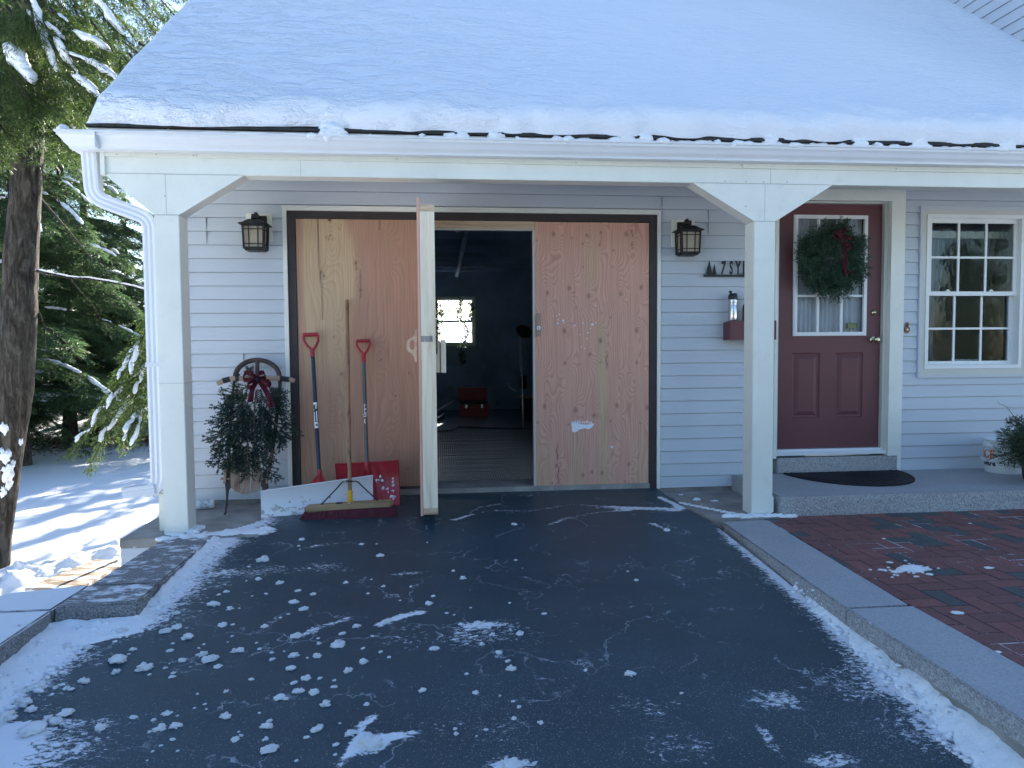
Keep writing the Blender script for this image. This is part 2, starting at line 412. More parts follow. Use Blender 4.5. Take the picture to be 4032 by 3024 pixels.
# beam
mb = MB().box(-.948, XR, -.886, -.758, 2.258, 2.47, bev=.003); mb.box(-.945, -.372, -.899, -.8865, 2.361, 2.395).box(-.368, 3.27, -.899, -.8865, 2.361, 2.395).box(3.274, XR, -.899, -.8865, 2.361, 2.395)
mb.box(-.962, -.935, -.902, -.86, 2.243, 2.39)
g_ = simple('caulk_seam', (.42, .43, .42), .7)
for x, a, b in ((.275, 2.259, 2.361), (3.48, 2.259, 2.361), (5.6, 2.259, 2.361)): mb.box(x-.0012, x+.0012, -.8872, -.884, a, b, 1)
mb.box(-.93, -.09, -.8874, -.884, 2.2565, 2.2592, 1).box(2.92, 3.94, -.8874, -.884, 2.2565, 2.2592, 1)
for x in (-.573, 3.44): mb.box(x-.001, x+.001, -.8872, -.884, 2.003, 2.256, 1)
for x0 in (-.65, 3.364): mb.box(x0, x0+.155, -.8872, -.884, 1.9985, 2.0008, 1)
for i, (x, z) in enumerate([(-.86, 2.375), (-.62, 2.378), (-.39, 2.375), (.9, 2.378), (2.1, 2.375), (3.26, 2.378), (4.4, 2.376), (3.15, 2.27), (3.3, 2.272), (3.43, 2.27), (3.6, 2.275), (-.58, 2.12), (3.3, 2.1), (5.5, 2.378)]):
    mb.box(x-.004, x+.004, -.9003 if z > 2.36 else -.8876, -.884, z-.004, z+.004, 1)
part('porch_beam', mb, [M['trim'], g_])
# posts with brackets
def post(x0, x1, zb, bl, br):
    mb = MB(); mb.box(x0, x1, -.886, -.731, zb, 2.0, bev=.004)
    d = (0, .128, 0); y = -.886
    mb.prism([(x0, y, 2.0), (x1, y, 2.0), (br, y, 2.2575), (bl, y, 2.2575)], d)
    return mb
p = part('porch_post', post(-.651, -.496, -.082, -.955, -.084), M['trim'])
mb = MB().box(-.653, -.494, -.8885, -.73, .912, .9145); part('seam', mb, g_, p)
mb = MB().box(-.63, -.515, -.86, -.75, -.13, -.082); part('post_foot', mb, M['blackplastic'], p)
p = part('porch_post', post(3.364, 3.519, -.078, 2.918, 3.937), M['trim'])
mb = MB().box(3.38, 3.505, -.86, -.75, -.13, -.078); part('post_foot', mb, M['blackplastic'], p)
mb = MB().prism([(3.488, -.892, -.075), (3.524, -.894, -.055), (3.525, -.89, .05), (3.515, -.889, .06), (3.500, -.889, .0)], (0, .0035, 0)); part('peeling_flap', mb, M['trim'], p)
# gutter: K profile swept along the eave and mitred round the corner
prof = [(0, 2.40), (.0, 2.385), (.062, 2.385), (.066, 2.398), (.072, 2.406), (.085, 2.42), (.1, 2.445), (.112, 2.458), (.113, 2.474), (.124, 2.474), (.124, 2.485), (.108, 2.485), (.108, 2.46), (.08, 2.43), (.055, 2.405), (.004, 2.405)]
path = [((XR, -.912), (0, -1)), ((-1.045, -.912), (-1, -1)), ((-1.045, -.58), (-1, 0))]
mb = MB(); n = len(prof); vs = []
for (x, y), (dx, dy) in path:
    for d, z in prof: vs.append((x+dx*d, y+dy*d, z+(.0013*(x+1))))
fs = [(i*n+k, i*n+(k+1) % n, (i+1)*n+(k+1) % n, (i+1)*n+k) for i in range(2) for k in range(n)]
mb.add(vs, fs); mb.box(-.93, -.93+.002, -1.0365, -.9, 2.384, 2.487)
gut = part('gutter', mb, M['gutter'])
mb = MB().box(-1.045, XR, -.912, -.87, 2.392, 2.50).box(-1.045, -.99, -.87, 1.4, 2.42, 2.50)
part('fascia', mb, M['trim'])
# downspout
mb = MB()
def ribbed(mb, pts, w=.05, d=.035):
    pts = [np.array(p, float) for p in pts]; n = len(pts); prof = []
    K = 7
    for i in range(K):
        a = -1+2*i/(K-1); prof.append((a*w, -d-(.004 if i % 2 else 0)))
    for i in range(K):
        a = 1-2*i/(K-1); prof.append((a*w, d+(.004 if i % 2 else 0)))
    vs = []; m = len(prof)
    for i in range(n):
        t = pts[min(i+1, n-1)]-pts[max(i-1, 0)]; t /= np.linalg.norm(t); yv = np.array([0, 1., 0]); yv = yv-t*(yv@t)
        if np.linalg.norm(yv) < .1: yv = np.array([0, 0, 1.])-t*t[2]
        yv /= np.linalg.norm(yv); xv = np.cross(yv, t)
        for a, b in prof: vs.append(pts[i]+xv*a+yv*b)
    fs = [(i*m+k, i*m+(k+1) % m, (i+1)*m+(k+1) % m, (i+1)*m+k) for i in range(n-1) for k in range(m)]
    fs += [tuple(range(m-1, -1, -1)), tuple(range((n-1)*m, n*m))]
    mb.add(vs, fs)
def rnd(pts, r=.06, seg=4):
    out = [np.array(pts[0], float)]
    for a, b, c in zip(pts[:-2], pts[1:-1], pts[2:]):
        a, b, c = map(lambda q: np.array(q, float), (a, b, c)); u = (a-b)/np.linalg.norm(a-b); w = (c-b)/np.linalg.norm(c-b)
        for i in range(seg+1):
            t = i/seg; p, q = b+u*r, b+w*r; out.append((1-t)**2*p+2*t*(1-t)*b+t*t*q)
    out.append(np.array(pts[-1], float)); return out
ribbed(mb, rnd([(-1.035, -.86, 2.40), (-1.035, -.83, 2.11), (-.70, -.80, 1.985), (-.70, -.80, .215), (-.74, -.80, .205)], .07, 5), .046, .034)
ds = part('downspout', mb, M['gutter'], gut)
mb = MB(); ribbed(mb, [(-.72, -.80, .212), (-.925, -.80, .188)], .034, .045); part('spout_extension', mb, M['gutter'], house)
mb = MB().box(-.752, -.648, -.84, -.755, 1.02, 1.05); part('strap', mb, M['gutter'], house)
part('spout_stand', MB().box(-.713, -.662, -.795, -.755, -.078, .17), M['trim'], house)
# roof deck
SL = .833; EY, EZ = -1.0, 2.512; RY = 1.42; RZ = EZ+SL*(RY-EY)
mb = MB()
mb.prism([(-.985, EY, EZ), (-.985, EY, EZ+.022), (-.985, RY, RZ+.022), (-.985, 3.84, 2.5), (-.985, 3.84, 2.47), (-.985, RY, RZ-.02)], (1.585, 0, 0))
mb.prism([(.6, EY, EZ), (.6, EY, EZ+.022), (.6, RY, RZ+.022), (.6, 7.95, 2.5), (.6, 7.95, 2.47), (.6, RY, RZ-.02)], (XR-.6, 0, 0))
part('roof', mb, M['shingle'])
mb = MB().box(-.99, XR, EY+.01, EY+.03, EZ-.032, EZ-.002); part('drip_edge', mb, M['gutter'])
mb = MB(); rs = np.linspace(-.99, XR, 90)
for a, b in zip(rs[:-1], rs[1:]): mb.box(a+.001, b-.001, EY-.018, EY+.06, EZ+.001, EZ+.012+random.random()*.012)
part('shingle_edge', mb, M['shingle'])
# garage trim and brown frame
mb = MB(); y0, y1 = -.022, .05
mb.box(-.031, 0, y0, y1, .03, 2.231).box(2.94, 2.969, y0, y1, -.045, 2.231).box(0, 2.94, y0, y1, 2.2015, 2.231)
mb.box(-.036, 2.974, y0-.006, y0+.01, 2.226, 2.2375)
part('garage_casing', mb, M['trim'])
mb = MB().box(0, .062, -.008, .12, -.05, 2.2).box(2.878, 2.94, -.008, .12, -.06, 2.2).box(.062, 2.878, -.008, .12, 2.142, 2.2)
part('garage_frame', mb, M['brown'])
mb = MB().box(1.0, 1.95, .0, .06, 2.082, 2.139); part('header_strip', mb, M['pineH'])
mb = MB().box(1.0, 1.95, .01, .05, 2.068, 2.081); part('header_stop', mb, M['casing'])

# plywood sheets -----------------------------------------------------
def ply_sheet(x0, x1, z0, z1, y, field, step=.012, th=.018):
    xs = np.linspace(x0, x1, int((x1-x0)/step)+2); zs = np.linspace(z0, z1, int((z1-z0)/step)+2)
    b, X, Z = grid(xs, zs, lambda a, c: a*0); nx = len(xs); nz = len(zs)
    b.v = [(a, y, c) for a, c in zip(X.tolist(), Z.tolist())]; b.sm = [False]*len(b.f)
    f, k, bl = field(X, Z); N = len(b.v)
    e = MB().box(x0, x1, y+.0005, y+th, z0, z1); b.add(e.v, e.f)
    pad = np.zeros(8)
    return b, {'field': np.r_[f, pad], 'knot': np.r_[k, pad], 'blend': np.r_[bl, pad]}
def kn(X, Z, lst, f, k):
    for (px, py, s, a) in lst:
        q = atY(px, py, 0); dx = X-q[0]; dz = Z-q[2]
        f = f+a*np.exp(-((dx/(.052*s))**2+(dz/(.085*s))**2))+.35*a*np.exp(-((dx/(.11*s))**2+(dz/(.20*s))**2))
        k = np.maximum(k, .55*np.exp(-(((dx/(.013*s))**2+(dz/(.019*s))**2))**2))
    return f, k
def pin(X, Z, lst, k, r=.007):
    for px, py in lst:
        q = atY(px, py, 0); k = np.maximum(k, .75*np.exp(-(((X-q[0])/r)**2+((Z-q[2])/(r*1.3))**2)))
    return k
r7 = lambda a, b: (1600+a*.5123, 1400+b*.5123); r6 = lambda a, b: (1600+a*.5123, 750+b*.5123); r2 = lambda a, b: (2000+a*.3617, 1200+b*.3617)
def f_right(X, Z):
    w = fbm(X*2.6+3, Z*.55+8, 3); w2 = fbm(X*6.5+1, Z*2.2, 3)
    f = 38.0*X+11*w+2.6*w2; k = X*0
    L = [(*r6(1130, 335), 1.1, 5), (*r6(1385, 345), .8, 3), (*r6(1495, 325), .8, 3), (*r6(1690, 335), 1.1, 5), (*r6(1355, 410), .7, 2.5), (*r6(1485, 415), .8, 3), (*r6(1085, 790), 1, 5), (*r6(1250, 750), 1.1, 5),
         (*r6(1400, 810), 1.1, 4), (*r6(1645, 795), 1, 5), (*r6(1805, 745), 1.1, 5), (*r2(615, 285), 1.2, 5), (*r2(1400, 280), 1.2, 5), (*r2(1005, 390), 1.2, 4.5), (*r2(890, 540), .9, 3), (*r2(620, 635), .9, 3),
         (*r2(1400, 630), .9, 3), (*r2(400, 1105), 1.2, 5.5), (*r2(735, 1145), 1.3, 4), (*r2(935, 1205), 1.0, 3.5), (*r2(1185, 1095), 1.2, 5.5), (*r2(1515, 1120), 1.1, 4), (*r7(1155, 845), 1, 4), (*r7(1355, 920), .9, 3),
         (*r7(1425, 895), .9, 3), (*r7(1505, 900), 1, 3.5), (*r7(1710, 835), 1, 4), (*r7(1120, 980), .6, 2), (*r7(1680, 965), .6, 2)]
    f, k = kn(X, Z, L, f, k)
    for (px, py, a) in [(*r6(1050, 680), 4), (*r6(1615, 680), 4), (*r6(1200, 500), -4), (*r6(1760, 490), -4), (*r2(650, 500), 4), (*r2(1435, 490), 4), (*r2(635, 830), -5), (*r2(1400, 830), -5), (*r7(1095, 740), -4), (*r7(1655, 740), -4), (*r2(400, 850), 5), (*r2(1185, 850), 5)]:
        q = atY(px, py, 0); f = f+a*np.exp(-(((X-q[0])/.06)**2+((Z-q[2])/.13)**2))
    k = pin(X, Z, [r2(325, 1280), r2(660, 1303), r2(1115, 1265), r2(1440, 1290), r2(770, 652), r2(1010, 628), r2(1115, 140), r2(1020, 90), r2(740, 32), r6(1270, 365), r6(1590, 460), r6(1357, 590), r6(1583, 590), r6(1290, 785), r6(1000, 386)], k, .006)
    for (px, py, h) in [(*r6(1737, 328), .03), (*r6(1738, 420), .03), (*r7(1160, 770), .04), (*r7(1168, 920), .07), (*r2(1075, 610), .06), (*r2(535, 1600), .06)]:
        q = atY(px, py, 0); k = np.maximum(k, np.exp(-(((X-q[0]-.004*np.sin(Z*60))/.0045)**2+((Z-q[2])/h)**4)))
    q = atY(*r2(1030, 900)); st = np.exp(-(((X-q[0]+.02*(Z-q[2]))/.035)**2))*sstep(1.5, 1.15, Z)
    q2 = atY(*r6(1425, 560)); st = np.maximum(st, .7*np.exp(-(((X-q2[0])/.06)**2+((Z-q2[2])/.22)**2)))
    st = np.maximum(st, .45*sstep(.55, .2, Z)*sstep(.45, .6, vn(X*7, Z*.6)))
    return f, k, st
def f_left(X, Z):
    w = fbm(X*3.2+30, Z*.5+4, 3); w2 = fbm(X*7+9, Z*1.7+3, 3); f = 34*X+7*w+2.4*w2; k = X*0
    z4 = lambda a, b: (800+a*.4521, 700+b*.4521); s5 = lambda a, b: (800+a*.5123, 1250+b*.5123)
    for (px, py, a) in [(*z4(1100, 500), 4), (*z4(1120, 640), 4), (*z4(1030, 820), 5), (*z4(1130, 1390), 6), (*z4(1390, 800), -4), (*z4(1640, 650), 5), (*s5(1003, 680), 5), (*s5(1060, 435), 3), (*s5(950, 750), 4), (*s5(1350, 300), 5), (*s5(1500, 700), -4), (*s5(1400, 1000), 4)]:
        q = atY(px, py, 0); f = f+a*np.exp(-(((X-q[0])/.06)**2+((Z-q[2])/.13)**2))
    k = pin(X, Z, [z4(1025, 820), z4(1050, 856), z4(1328, 743), z4(1370, 975), s5(1063, 435)], k, .010)
    k = pin(X, Z, [z4(1090, 535), z4(1130, 533), z4(1072, 518), z4(1105, 505), s5(1582, 430), s5(1003, 150), z4(1550, 1585), s5(1480, 605), s5(1570, 1165), s5(765, 155)], k, .0055)
    q = atY(*z4(1102, 365)); k = np.maximum(k, np.exp(-(((X-q[0])/.014)**2+((Z-q[2])/.016)**2)**2))
    for (a, b, c, d, wd) in [(998, 350, 1012, 780, .0022), (1012, 780, 1030, 950, .0022), (1030, 950, 1036, 1230, .0016), (1537, 370, 1535, 450, .002), (1328, 760, 1332, 800, .002), (1364, 800, 1369, 1040, .0018), (1322, 500, 1328, 700, .0012)]:
        p, q = atY(*z4(a, b)), atY(*z4(c, d)); t = np.clip((p[2]-Z)/(p[2]-q[2]+1e-9), 0, 1)
        inside = (Z < p[2]+.004)*(Z > q[2]-.004); k = np.maximum(k, inside*.9*np.exp(-((X-(p[0]+(q[0]-p[0])*t))/(wd*2.2))**2))
    bd = atY(1100, 1200)[0]
    xb = .47+.10*(fbm(Z*1.7, Z*0+2, 3)-.5)*2-.22*np.exp(-((Z-.95)/.25)**2)*0
    bl = sstep(-.05, .05, X-xb-.03*np.sin(Z*5))
    bl = np.maximum(bl, sstep(.13, .10, X)); bl = np.maximum(bl, sstep(1.1, .75, Z)*(1-np.exp(-((X-.48)/.07)**2))*.85)
    return f, k, np.clip(bl, 0, 1)
b, at = ply_sheet(.066, 1.03, .026, 2.1405, -.0, f_left, .010)
lp = part('plywood_panel', b, M['plypale'], label='pale plywood sheet with dark knots and a long split', attrs=at)
b, at = ply_sheet(1.934, 2.874, .0, 2.136, -.003, f_right, .009)
rp = part('plywood_panel', b, M['plypink'], label='reddish plywood sheet with swirling grain and many knots', attrs=at)
mb = MB().box(1.918, 1.9335, .0, .055, .0, 2.07); part('edge_stud', mb, M['casing'], rp)
a, c = r6(995, 945), r6(1030, 1120); a, c = atY(*a), atY(*c)
part('latch_plate', MB().box(a[0], c[0], -.02, -.0045, c[2], a[2]), M['oldwood'], rp)
q = atY(*r6(1013, 1058)); mb = MB(); mb.lathe([(.0, -.0245+.02), (.004, .0255), (.016, .0255), (.017, .021), (.017, .0)], (q[0], 0, q[2]), 20, axis='y')
part('washer', mb, M['white'], rp); mb = MB(); mb.lathe([(0, .028), (.005, .027), (.005, .02)], (q[0], 0, q[2]), 10, axis='y'); part('bolt', mb, M['blackmetal'], rp)
# snow stuck to the reddish sheet
mb = MB(); top = [r2(690, 1290), r2(740, 1288), r2(800, 1300), r2(860, 1305), r2(925, 1292), r2(940, 1300), r2(915, 1335), r2(880, 1356), r2(830, 1345), r2(780, 1358), r2(740, 1388), r2(700, 1385)]
mb.prism([atY(a, c, -.010) for a, c in top], (0, .0065, 0))
for i in range(12):
    a, c = r2(700+i*19, 1292); q = atY(a, c, -.008); h = .012+.012*random.random(); mb.box(q[0]-.0035, q[0]+.0035, -.009, -.0032, q[2], q[2]+h)
for a, c, s in [(540, 205, 9), (600, 175, 9), (545, 165, 5), (560, 105, 5), (530, 120, 4), (725, 225, 8), (918, 218, 11), (958, 198, 5), (950, 12, 6), (815, 200, 6), (870, 305, 6), (800, 458, 5), (836, 477, 5), (1130, 1552, 12), (785, 325, 4), (610, 200, 6), (490, 125, 3), (900, 260, 4), (860, 370, 4)]:
    q = atY(*r2(a, c), -.004); blob(mb, (q[0], -.005, q[2]), (s*.0011, .004, s*.0012), a, .5, ICO1)
part('stuck_snow', mb, M['snow'], rp)
# the open door leaf, swung outwards (seen edge-on)
def leafpt(u, v, z):      # u along the leaf from the hinge (0..1), v across (0 left..1 right)
    L0 = np.array([1.008, .0, 0]); L1 = np.array([1.0255, -.93, 0]); Rv = np.array([.118, .004, 0])
    return L0+(L1-L0)*u+Rv*v+np.array([0, 0, z])
def leafbox(mb, u0, u1, v0, v1, z0, z1):
    mb.add([leafpt(u, v, z) for z in (z0, z1) for u, v in ((u1, v0), (u1, v1), (u0, v1), (u0, v0))], [(0, 3, 2, 1), (4, 5, 6, 7), (0, 1, 5, 4), (1, 2, 6, 5), (2, 3, 7, 6), (3, 0, 4, 7)])
    return mb
df = part('plywood_door', leafbox(MB(), 0, 1, 0, .145, -.0, 2.122), M['plypink'], label='plywood door swung open, seen edge-on')
for v0, v1 in ((.16, .555), (.565, .985)): part('edge_stud', leafbox(MB(), .96, .998, v0, v1, .052, 2.034), M['lightwood'], df)
for z0, z1 in ((.008, .051), (2.035, 2.078)): part('frame_rail', leafbox(MB(), 0, .9985, .16, .99, z0, z1), M['pineH'], df)
part('hinge_stud', leafbox(MB(), 0, .04, .16, .985, .052, 2.034), M['lightwood'], df)
y = -.93
for (a, c, nm, yy) in [((1680+107*.3917, 850+1250*.3917), (1680+140*.3917, 850+1577*.3917), 'latch_block', -.78), ((1680+140*.3917, 850+1246*.3917), (1680+199*.3917, 850+1577*.3917), 'latch_block', -.80), ((1680+77*.3917, 850+1392*.3917), (1680+132*.3917, 850+1573*.3917), 'latch_block', -.83)]:
    p, q = atY(*a, yy), atY(*c, yy); part(nm, MB().box(p[0], q[0]-.002, yy, yy+.035, q[2], p[2], bev=.002), M['lightwood'], df)
# pull handle cut from board, on the outer face of the leaf
hz = lambda a, b: atY(1600+a*.5123, 750+b*.5123, -.85)
out = [hz(82, 1067), hz(70, 1067), hz(66, 1100), hz(52, 1125), hz(28, 1138), hz(8, 1155), hz(1, 1185), hz(2, 1215), hz(14, 1240), hz(40, 1252), hz(58, 1275), hz(66, 1318), hz(82, 1320)]
inn = [hz(62, 1160), hz(50, 1150), hz(36, 1152), hz(27, 1166), hz(26, 1205), hz(34, 1222), hz(48, 1226), hz(62, 1215)]
def ring(mb, o, i, d):
    """outline polygon with a hole, bridged, extruded by d"""
    bm = bmesh.new(); vo = [bm.verts.new(p) for p in o]; vi = [bm.verts.new(p) for p in i]
    eo = [bm.edges.new((vo[k], vo[(k+1) % len(vo)])) for k in range(len(vo))]; ei = [bm.edges.new((vi[k], vi[(k+1) % len(vi)])) for k in range(len(vi))]
    bmesh.ops.triangle_fill(bm, edges=eo+ei, use_beauty=True)
    r = bmesh.ops.extrude_face_region(bm, geom=bm.faces[:]); bmesh.ops.translate(bm, verts=[v for v in r['geom'] if isinstance(v, bmesh.types.BMVert)], vec=d)
    mb.bm(bm)
mb = MB(); ring(mb, out, inn, (0, .035, 0)); part('pull_handle', mb, M['pineH'], df)
# lumber grade stamp on the edge stud
zz = lambda a, b: (800+a*.4521, 700+b*.4521)
mb = MB()
for a0, a1 in ((1897, 1920), (1928, 1982), (1988, 1996)):
    p, q = atY(*zz(a0, 1376), -.9305), atY(*zz(a1, 1428), -.9305)
    for k in range(3): mb.box(p[0], q[0], -.9305, -.9275, q[2]+(p[2]-q[2])*(.06+k*.33), q[2]+(p[2]-q[2])*(.22+k*.33))
    mb.box(p[0], p[0]+.0025, -.9304, -.9275, q[2], p[2]).box(q[0]-.0025, q[0], -.9304, -.9275, q[2], p[2])
part('grade_stamp', mb, simple('stamp_ink', (.16, .17, .22), .7), df)
# ------------------------------------------------------------------ entry door
mb = MB(); y0 = -.035
mb.box(3.86, 3.955, y0, .02, .188, 2.412).box(4.945, 5.04, y0, .02, .188, 2.412).box(3.955, 4.945, y0, .02, 2.335, 2.412)
mb.box(3.93, 3.9565, y0-.012, .0, .188, 2.36).box(4.9435, 4.97, y0-.012, .0, .188, 2.36).box(3.9565, 4.9435, y0-.012, .0, 2.331, 2.36)
mb.box(5.04, 5.076, -.03, .01, .05, 2.445).box(3.83, 5.076, -.028, .01, 2.4125, 2.44)
part('door_casing', mb, M['trim'])
mb = MB().box(3.957, 3.985, .0, .11, .2, 2.334).box(4.912, 4.943, .0, .11, .2, 2.334).box(3.985, 4.912, .0, .11, 2.316, 2.334)
part('door_jamb', mb, M['casing'])
fd = part('front_door', MB(), M['maroon']) if False else None
DY = .035
dx0, dx1, dz0, dz1 = 3.987, 4.908, .255, 2.314
P = lambda a, b: atY(2800+a*.557, 1350+b*.557, DY)
# panelled slab: rings of depth for the two lower panels, opening for the light
gx0, gx1, gz0, gz1 = 4.135, 4.765, 1.224, 2.215
mb = MB()
def panel(mb, x0, x1, z0, z1, y):
    lv = [(0, 0), (.006, .010), (.024, .012), (.030, .006), (.055, -.002)]
    def rect(i, d): return [(x0+i, y+d, z0+i), (x1-i, y+d, z0+i), (x1-i, y+d, z1-i), (x0+i, y+d, z1-i)]
    vs = []; fs = []
    for i, d in lv: vs += rect(i, d)
    for j in range(len(lv)-1):
        for k in range(4): fs.append((j*4+k, j*4+(k+1) % 4, (j+1)*4+(k+1) % 4, (j+1)*4+k))
    b = (len(lv)-1)*4; fs.append((b, b+1, b+2, b+3)); mb.add(vs, fs)
pa = [(4.130, 4.372, .515, 1.068), (4.512, 4.758, .515, 1.068)]
xs = [dx0, pa[0][0], pa[0][1], pa[1][0], pa[1][1], dx1]; zs = [dz0, .515, 1.068, gz0, gz1, dz1]
for i in range(5):
    for j in range(5):
        hole = (j == 1 and i in (1, 3)) or (j == 3 and gx0-.01 < xs[i]+.01 and xs[i+1] < gx1+.01)
        if hole: continue
        mb.add([(xs[i], DY, zs[j]), (xs[i+1], DY, zs[j]), (xs[i+1], DY, zs[j+1]), (xs[i], DY, zs[j+1])], [(0, 1, 2, 3)])
for p in pa: panel(mb, *p, DY)
mb.box(dx0, 4.13, DY+.001, DY+.045, dz0, dz1).box(4.758, dx1, DY+.001, DY+.045, dz0, dz1).box(4.13, 4.758, DY+.02, DY+.045, dz0, 1.22).box(4.13, 4.758, DY+.002, DY+.045, 2.216, dz1)
fd = part('front_door', mb, M['maroon'], label='maroon front door with a wreath over its glass')
mb = MB()
def frame(mb, x0, x1, z0, z1, w, ya, yb):
    mb.box(x0, x0+w, ya, yb, z0, z1).box(x1-w, x1, ya, yb, z0, z1).box(x0+w, x1-w, ya, yb, z0, z0+w).box(x0+w, x1-w, ya, yb, z1-w, z1)
frame(mb, 4.124, 4.776, 1.212, 2.222, .024, DY-.014, DY+.02); frame(mb, 4.134, 4.766, 1.222, 2.212, .022, DY-.020, DY-.01)
for x in (4.345, 4.555): mb.box(x-.010, x+.010, DY-.008, DY+.012, 1.236, 2.198)
for z in (1.548, 1.87): mb.box(4.148, 4.752, DY-.0085, DY+.0115, z-.009, z+.009)
part('glass_frame', mb, M['vinyl'], fd)
mb = MB().add([(4.14, DY+.015, 1.23), (4.76, DY+.015, 1.23), (4.76, DY+.015, 2.2), (4.14, DY+.015, 2.2)], [(0, 1, 2, 3)])
part('glass_pane', mb, M['doorglass'], fd)
xs = np.linspace(4.13, 4.77, 130); zs = np.linspace(1.2, 2.22, 24)
b, X, Z = grid(xs, zs, lambda a, c: a*0)
yy = DY+.06+.011*np.sin(X*150+4*vn(X*4, Z*1.5)+1.2*np.sin(Z*3))+.012*vn(X*16, Z*1.2)
b.v = list(zip(X.tolist(), yy.tolist(), Z.tolist())); part('lace_curtain', b, M['lace'], fd)
mb = MB(); a, c = atY(3100+875*.2712, 1150+447*.2712, DY), atY(3100+1027*.2712, 1150+525*.2712, DY)
mb.box(a[0], c[0], DY+.010, DY+.0135, c[2], a[2]); part('sticker', mb, M['greenprint'], fd)
mb = MB(); w, h = c[0]-a[0], a[2]-c[2]
mb.box(a[0]+.08*w, c[0]-.08*w, DY+.0085, DY+.0099, c[2]+.66*h, c[2]+.88*h).box(a[0]+.1*w, c[0]-.1*w, DY+.0085, DY+.0099, c[2]+.12*h, c[2]+.58*h); part('sticker_print', mb, M['yellowprint'], fd)
kx, kz = atY(3100+1250*.2712, 1150+690*.2712, DY)[[0, 2]]
mb = MB(); mb.lathe([(0, .012), (.02, .011), (.033, .004), (.034, 0)], (kx, DY-.0, kz), 24, axis='y').lathe([(.012, .01), (.011, .03), (.02, .036), (.0265, .048), (.027, .056), (.022, .066), (.012, .07), (0, .0705)], (kx, DY, kz), 24, axis='y')
part('door_knob', mb, M['brass'], fd)
kx2, kz2 = atY(3100+1255*.2712, 1150+297*.2712, DY)[[0, 2]]
mb = MB(); mb.lathe([(0, .024), (.012, .024), (.014, .021), (.024, .016), (.027, .006), (.027, 0)], (kx2, DY, kz2), 24, axis='y').box(kx2-.002, kx2+.002, DY-.026, DY-.02, kz2-.007, kz2+.007)
part('deadbolt', mb, M['brass'], fd)
mb = MB().box(3.957, 4.943, -.03, .12, .205, .235, bev=.004).box(3.985, 4.912, .0, .1, .2351, .254); part('door_sill', mb, M['gutter'])
mb = MB().box(3.985, 4.912, .028, .033, .240, .2535); part('door_sweep', mb, M['brass'])

# ------------------------------------------------------------------ double-hung window
wn = part('window', MB().box(5.217, 5.2345, -.028, .01, .848, 2.30).box(6.2055, 6.223, -.028, .01, .848, 2.30).box(5.2345, 6.2055, -.028, .01, 2.271, 2.30).box(5.2345, 6.2055, -.028, .01, .848, .866), M['siding'])
mb = MB(); frame(mb, 5.2345, 6.2055, .866, 2.271, .04, -.022, .03); mb.box(5.2345, 6.2055, -.024, .03, .905, .925); part('casing', mb, M['casing'], wn)
mb = MB(); frame(mb, 5.275, 6.165, .9255, 2.231, .028, -.03, .11); frame(mb, 5.29, 6.15, .935, 2.216, .016, -.018, .112); part('frame', mb, M['vinyl'], wn)
wp = lambda a, b: atY(3600+a*.4219, 800+b*.4219, .01)
def sash(nm, x0, x1, z0, z1, w, ya, yb, wt=None):
    mb = MB(); frame(mb, x0, x1, z0, z1, w, ya, yb)
    s = part(nm, mb, M['vinyl'], wn)
    mb = MB(); gx = [x0+w+(x1-x0-2*w)*t for t in (1/3, 2/3)]; gz = (z0+z1)/2
    for x in gx: mb.box(x-.009, x+.009, ya+.006, yb-.006, z0+w, z1-w)
    mb.box(x0+w, x1-w, ya+.0055, yb-.0055, gz-.009, gz+.009); part('muntins', mb, M['vinyl'], s)
    mb = MB().add([(x0+w, (ya+yb)/2, z0+w), (x1-w, (ya+yb)/2, z0+w), (x1-w, (ya+yb)/2, z1-w), (x0+w, (ya+yb)/2, z1-w)], [(0, 1, 2, 3)]); part('pane', mb, M['glass'], s)
    return s
sash('lower_sash', 5.306, 6.134, .951, 1.585, .036, .04, .07)
us = sash('upper_sash', 5.306, 6.134, 1.548, 2.200, .036, .005, .035)
for x in (5.5, 5.90):
    mb = MB().box(x-.022, x+.022, .006, .03, 1.586, 1.590).box(x-.008, x+.012, .008, .026, 1.590, 1.602); part('sash_lock', mb, M['vinyl'], us)
# room behind the window
mb = MB()
mb.box(5.0, 7.4, 2.6, 2.66, .2, 2.5).box(4.95, 5.0, .14, 2.6, .2, 2.5).box(7.4, 7.45, .14, 2.6, .2, 2.5).box(5.0, 7.4, .14, 2.6, .15, .2).box(5.0, 7.4, .14, 2.6, 2.5, 2.55)
part('room_wall', mb, simple('room_paint', (.10, .105, .08), .9, var=.2))
mb = MB(); 
for x, w, yy in ((5.75, .22, 2.3), (6.08, .12, 2.2), (6.28, .16, 2.3), (6.55, .14, 2.1), (6.85, .3, 2.3)): mb.box(x, x+w, yy, yy+.1, .2, 2.1)
part('cupboard', mb, simple('walnut_brown', (.075, .030, .022), .5, var=.3, vscale=4, stretch=(1, 1, .2)))
mb = MB().box(6.4, 7.2, 2.1, 2.4, 1.5, 1.53).box(6.4, 7.2, 2.1, 2.4, 1.85, 1.88); part('shelf', mb, M['casing'])
xs = np.linspace(5.33, 6.2, 90); b, X, Z = grid(xs, np.linspace(2.06, 2.12, 5), lambda a, c: a*0)
b.v = list(zip(X.tolist(), (.16+.008*np.sin(X*90+2*np.sin(X*9))).tolist(), Z.tolist())); part('valance', b, M['casing'])
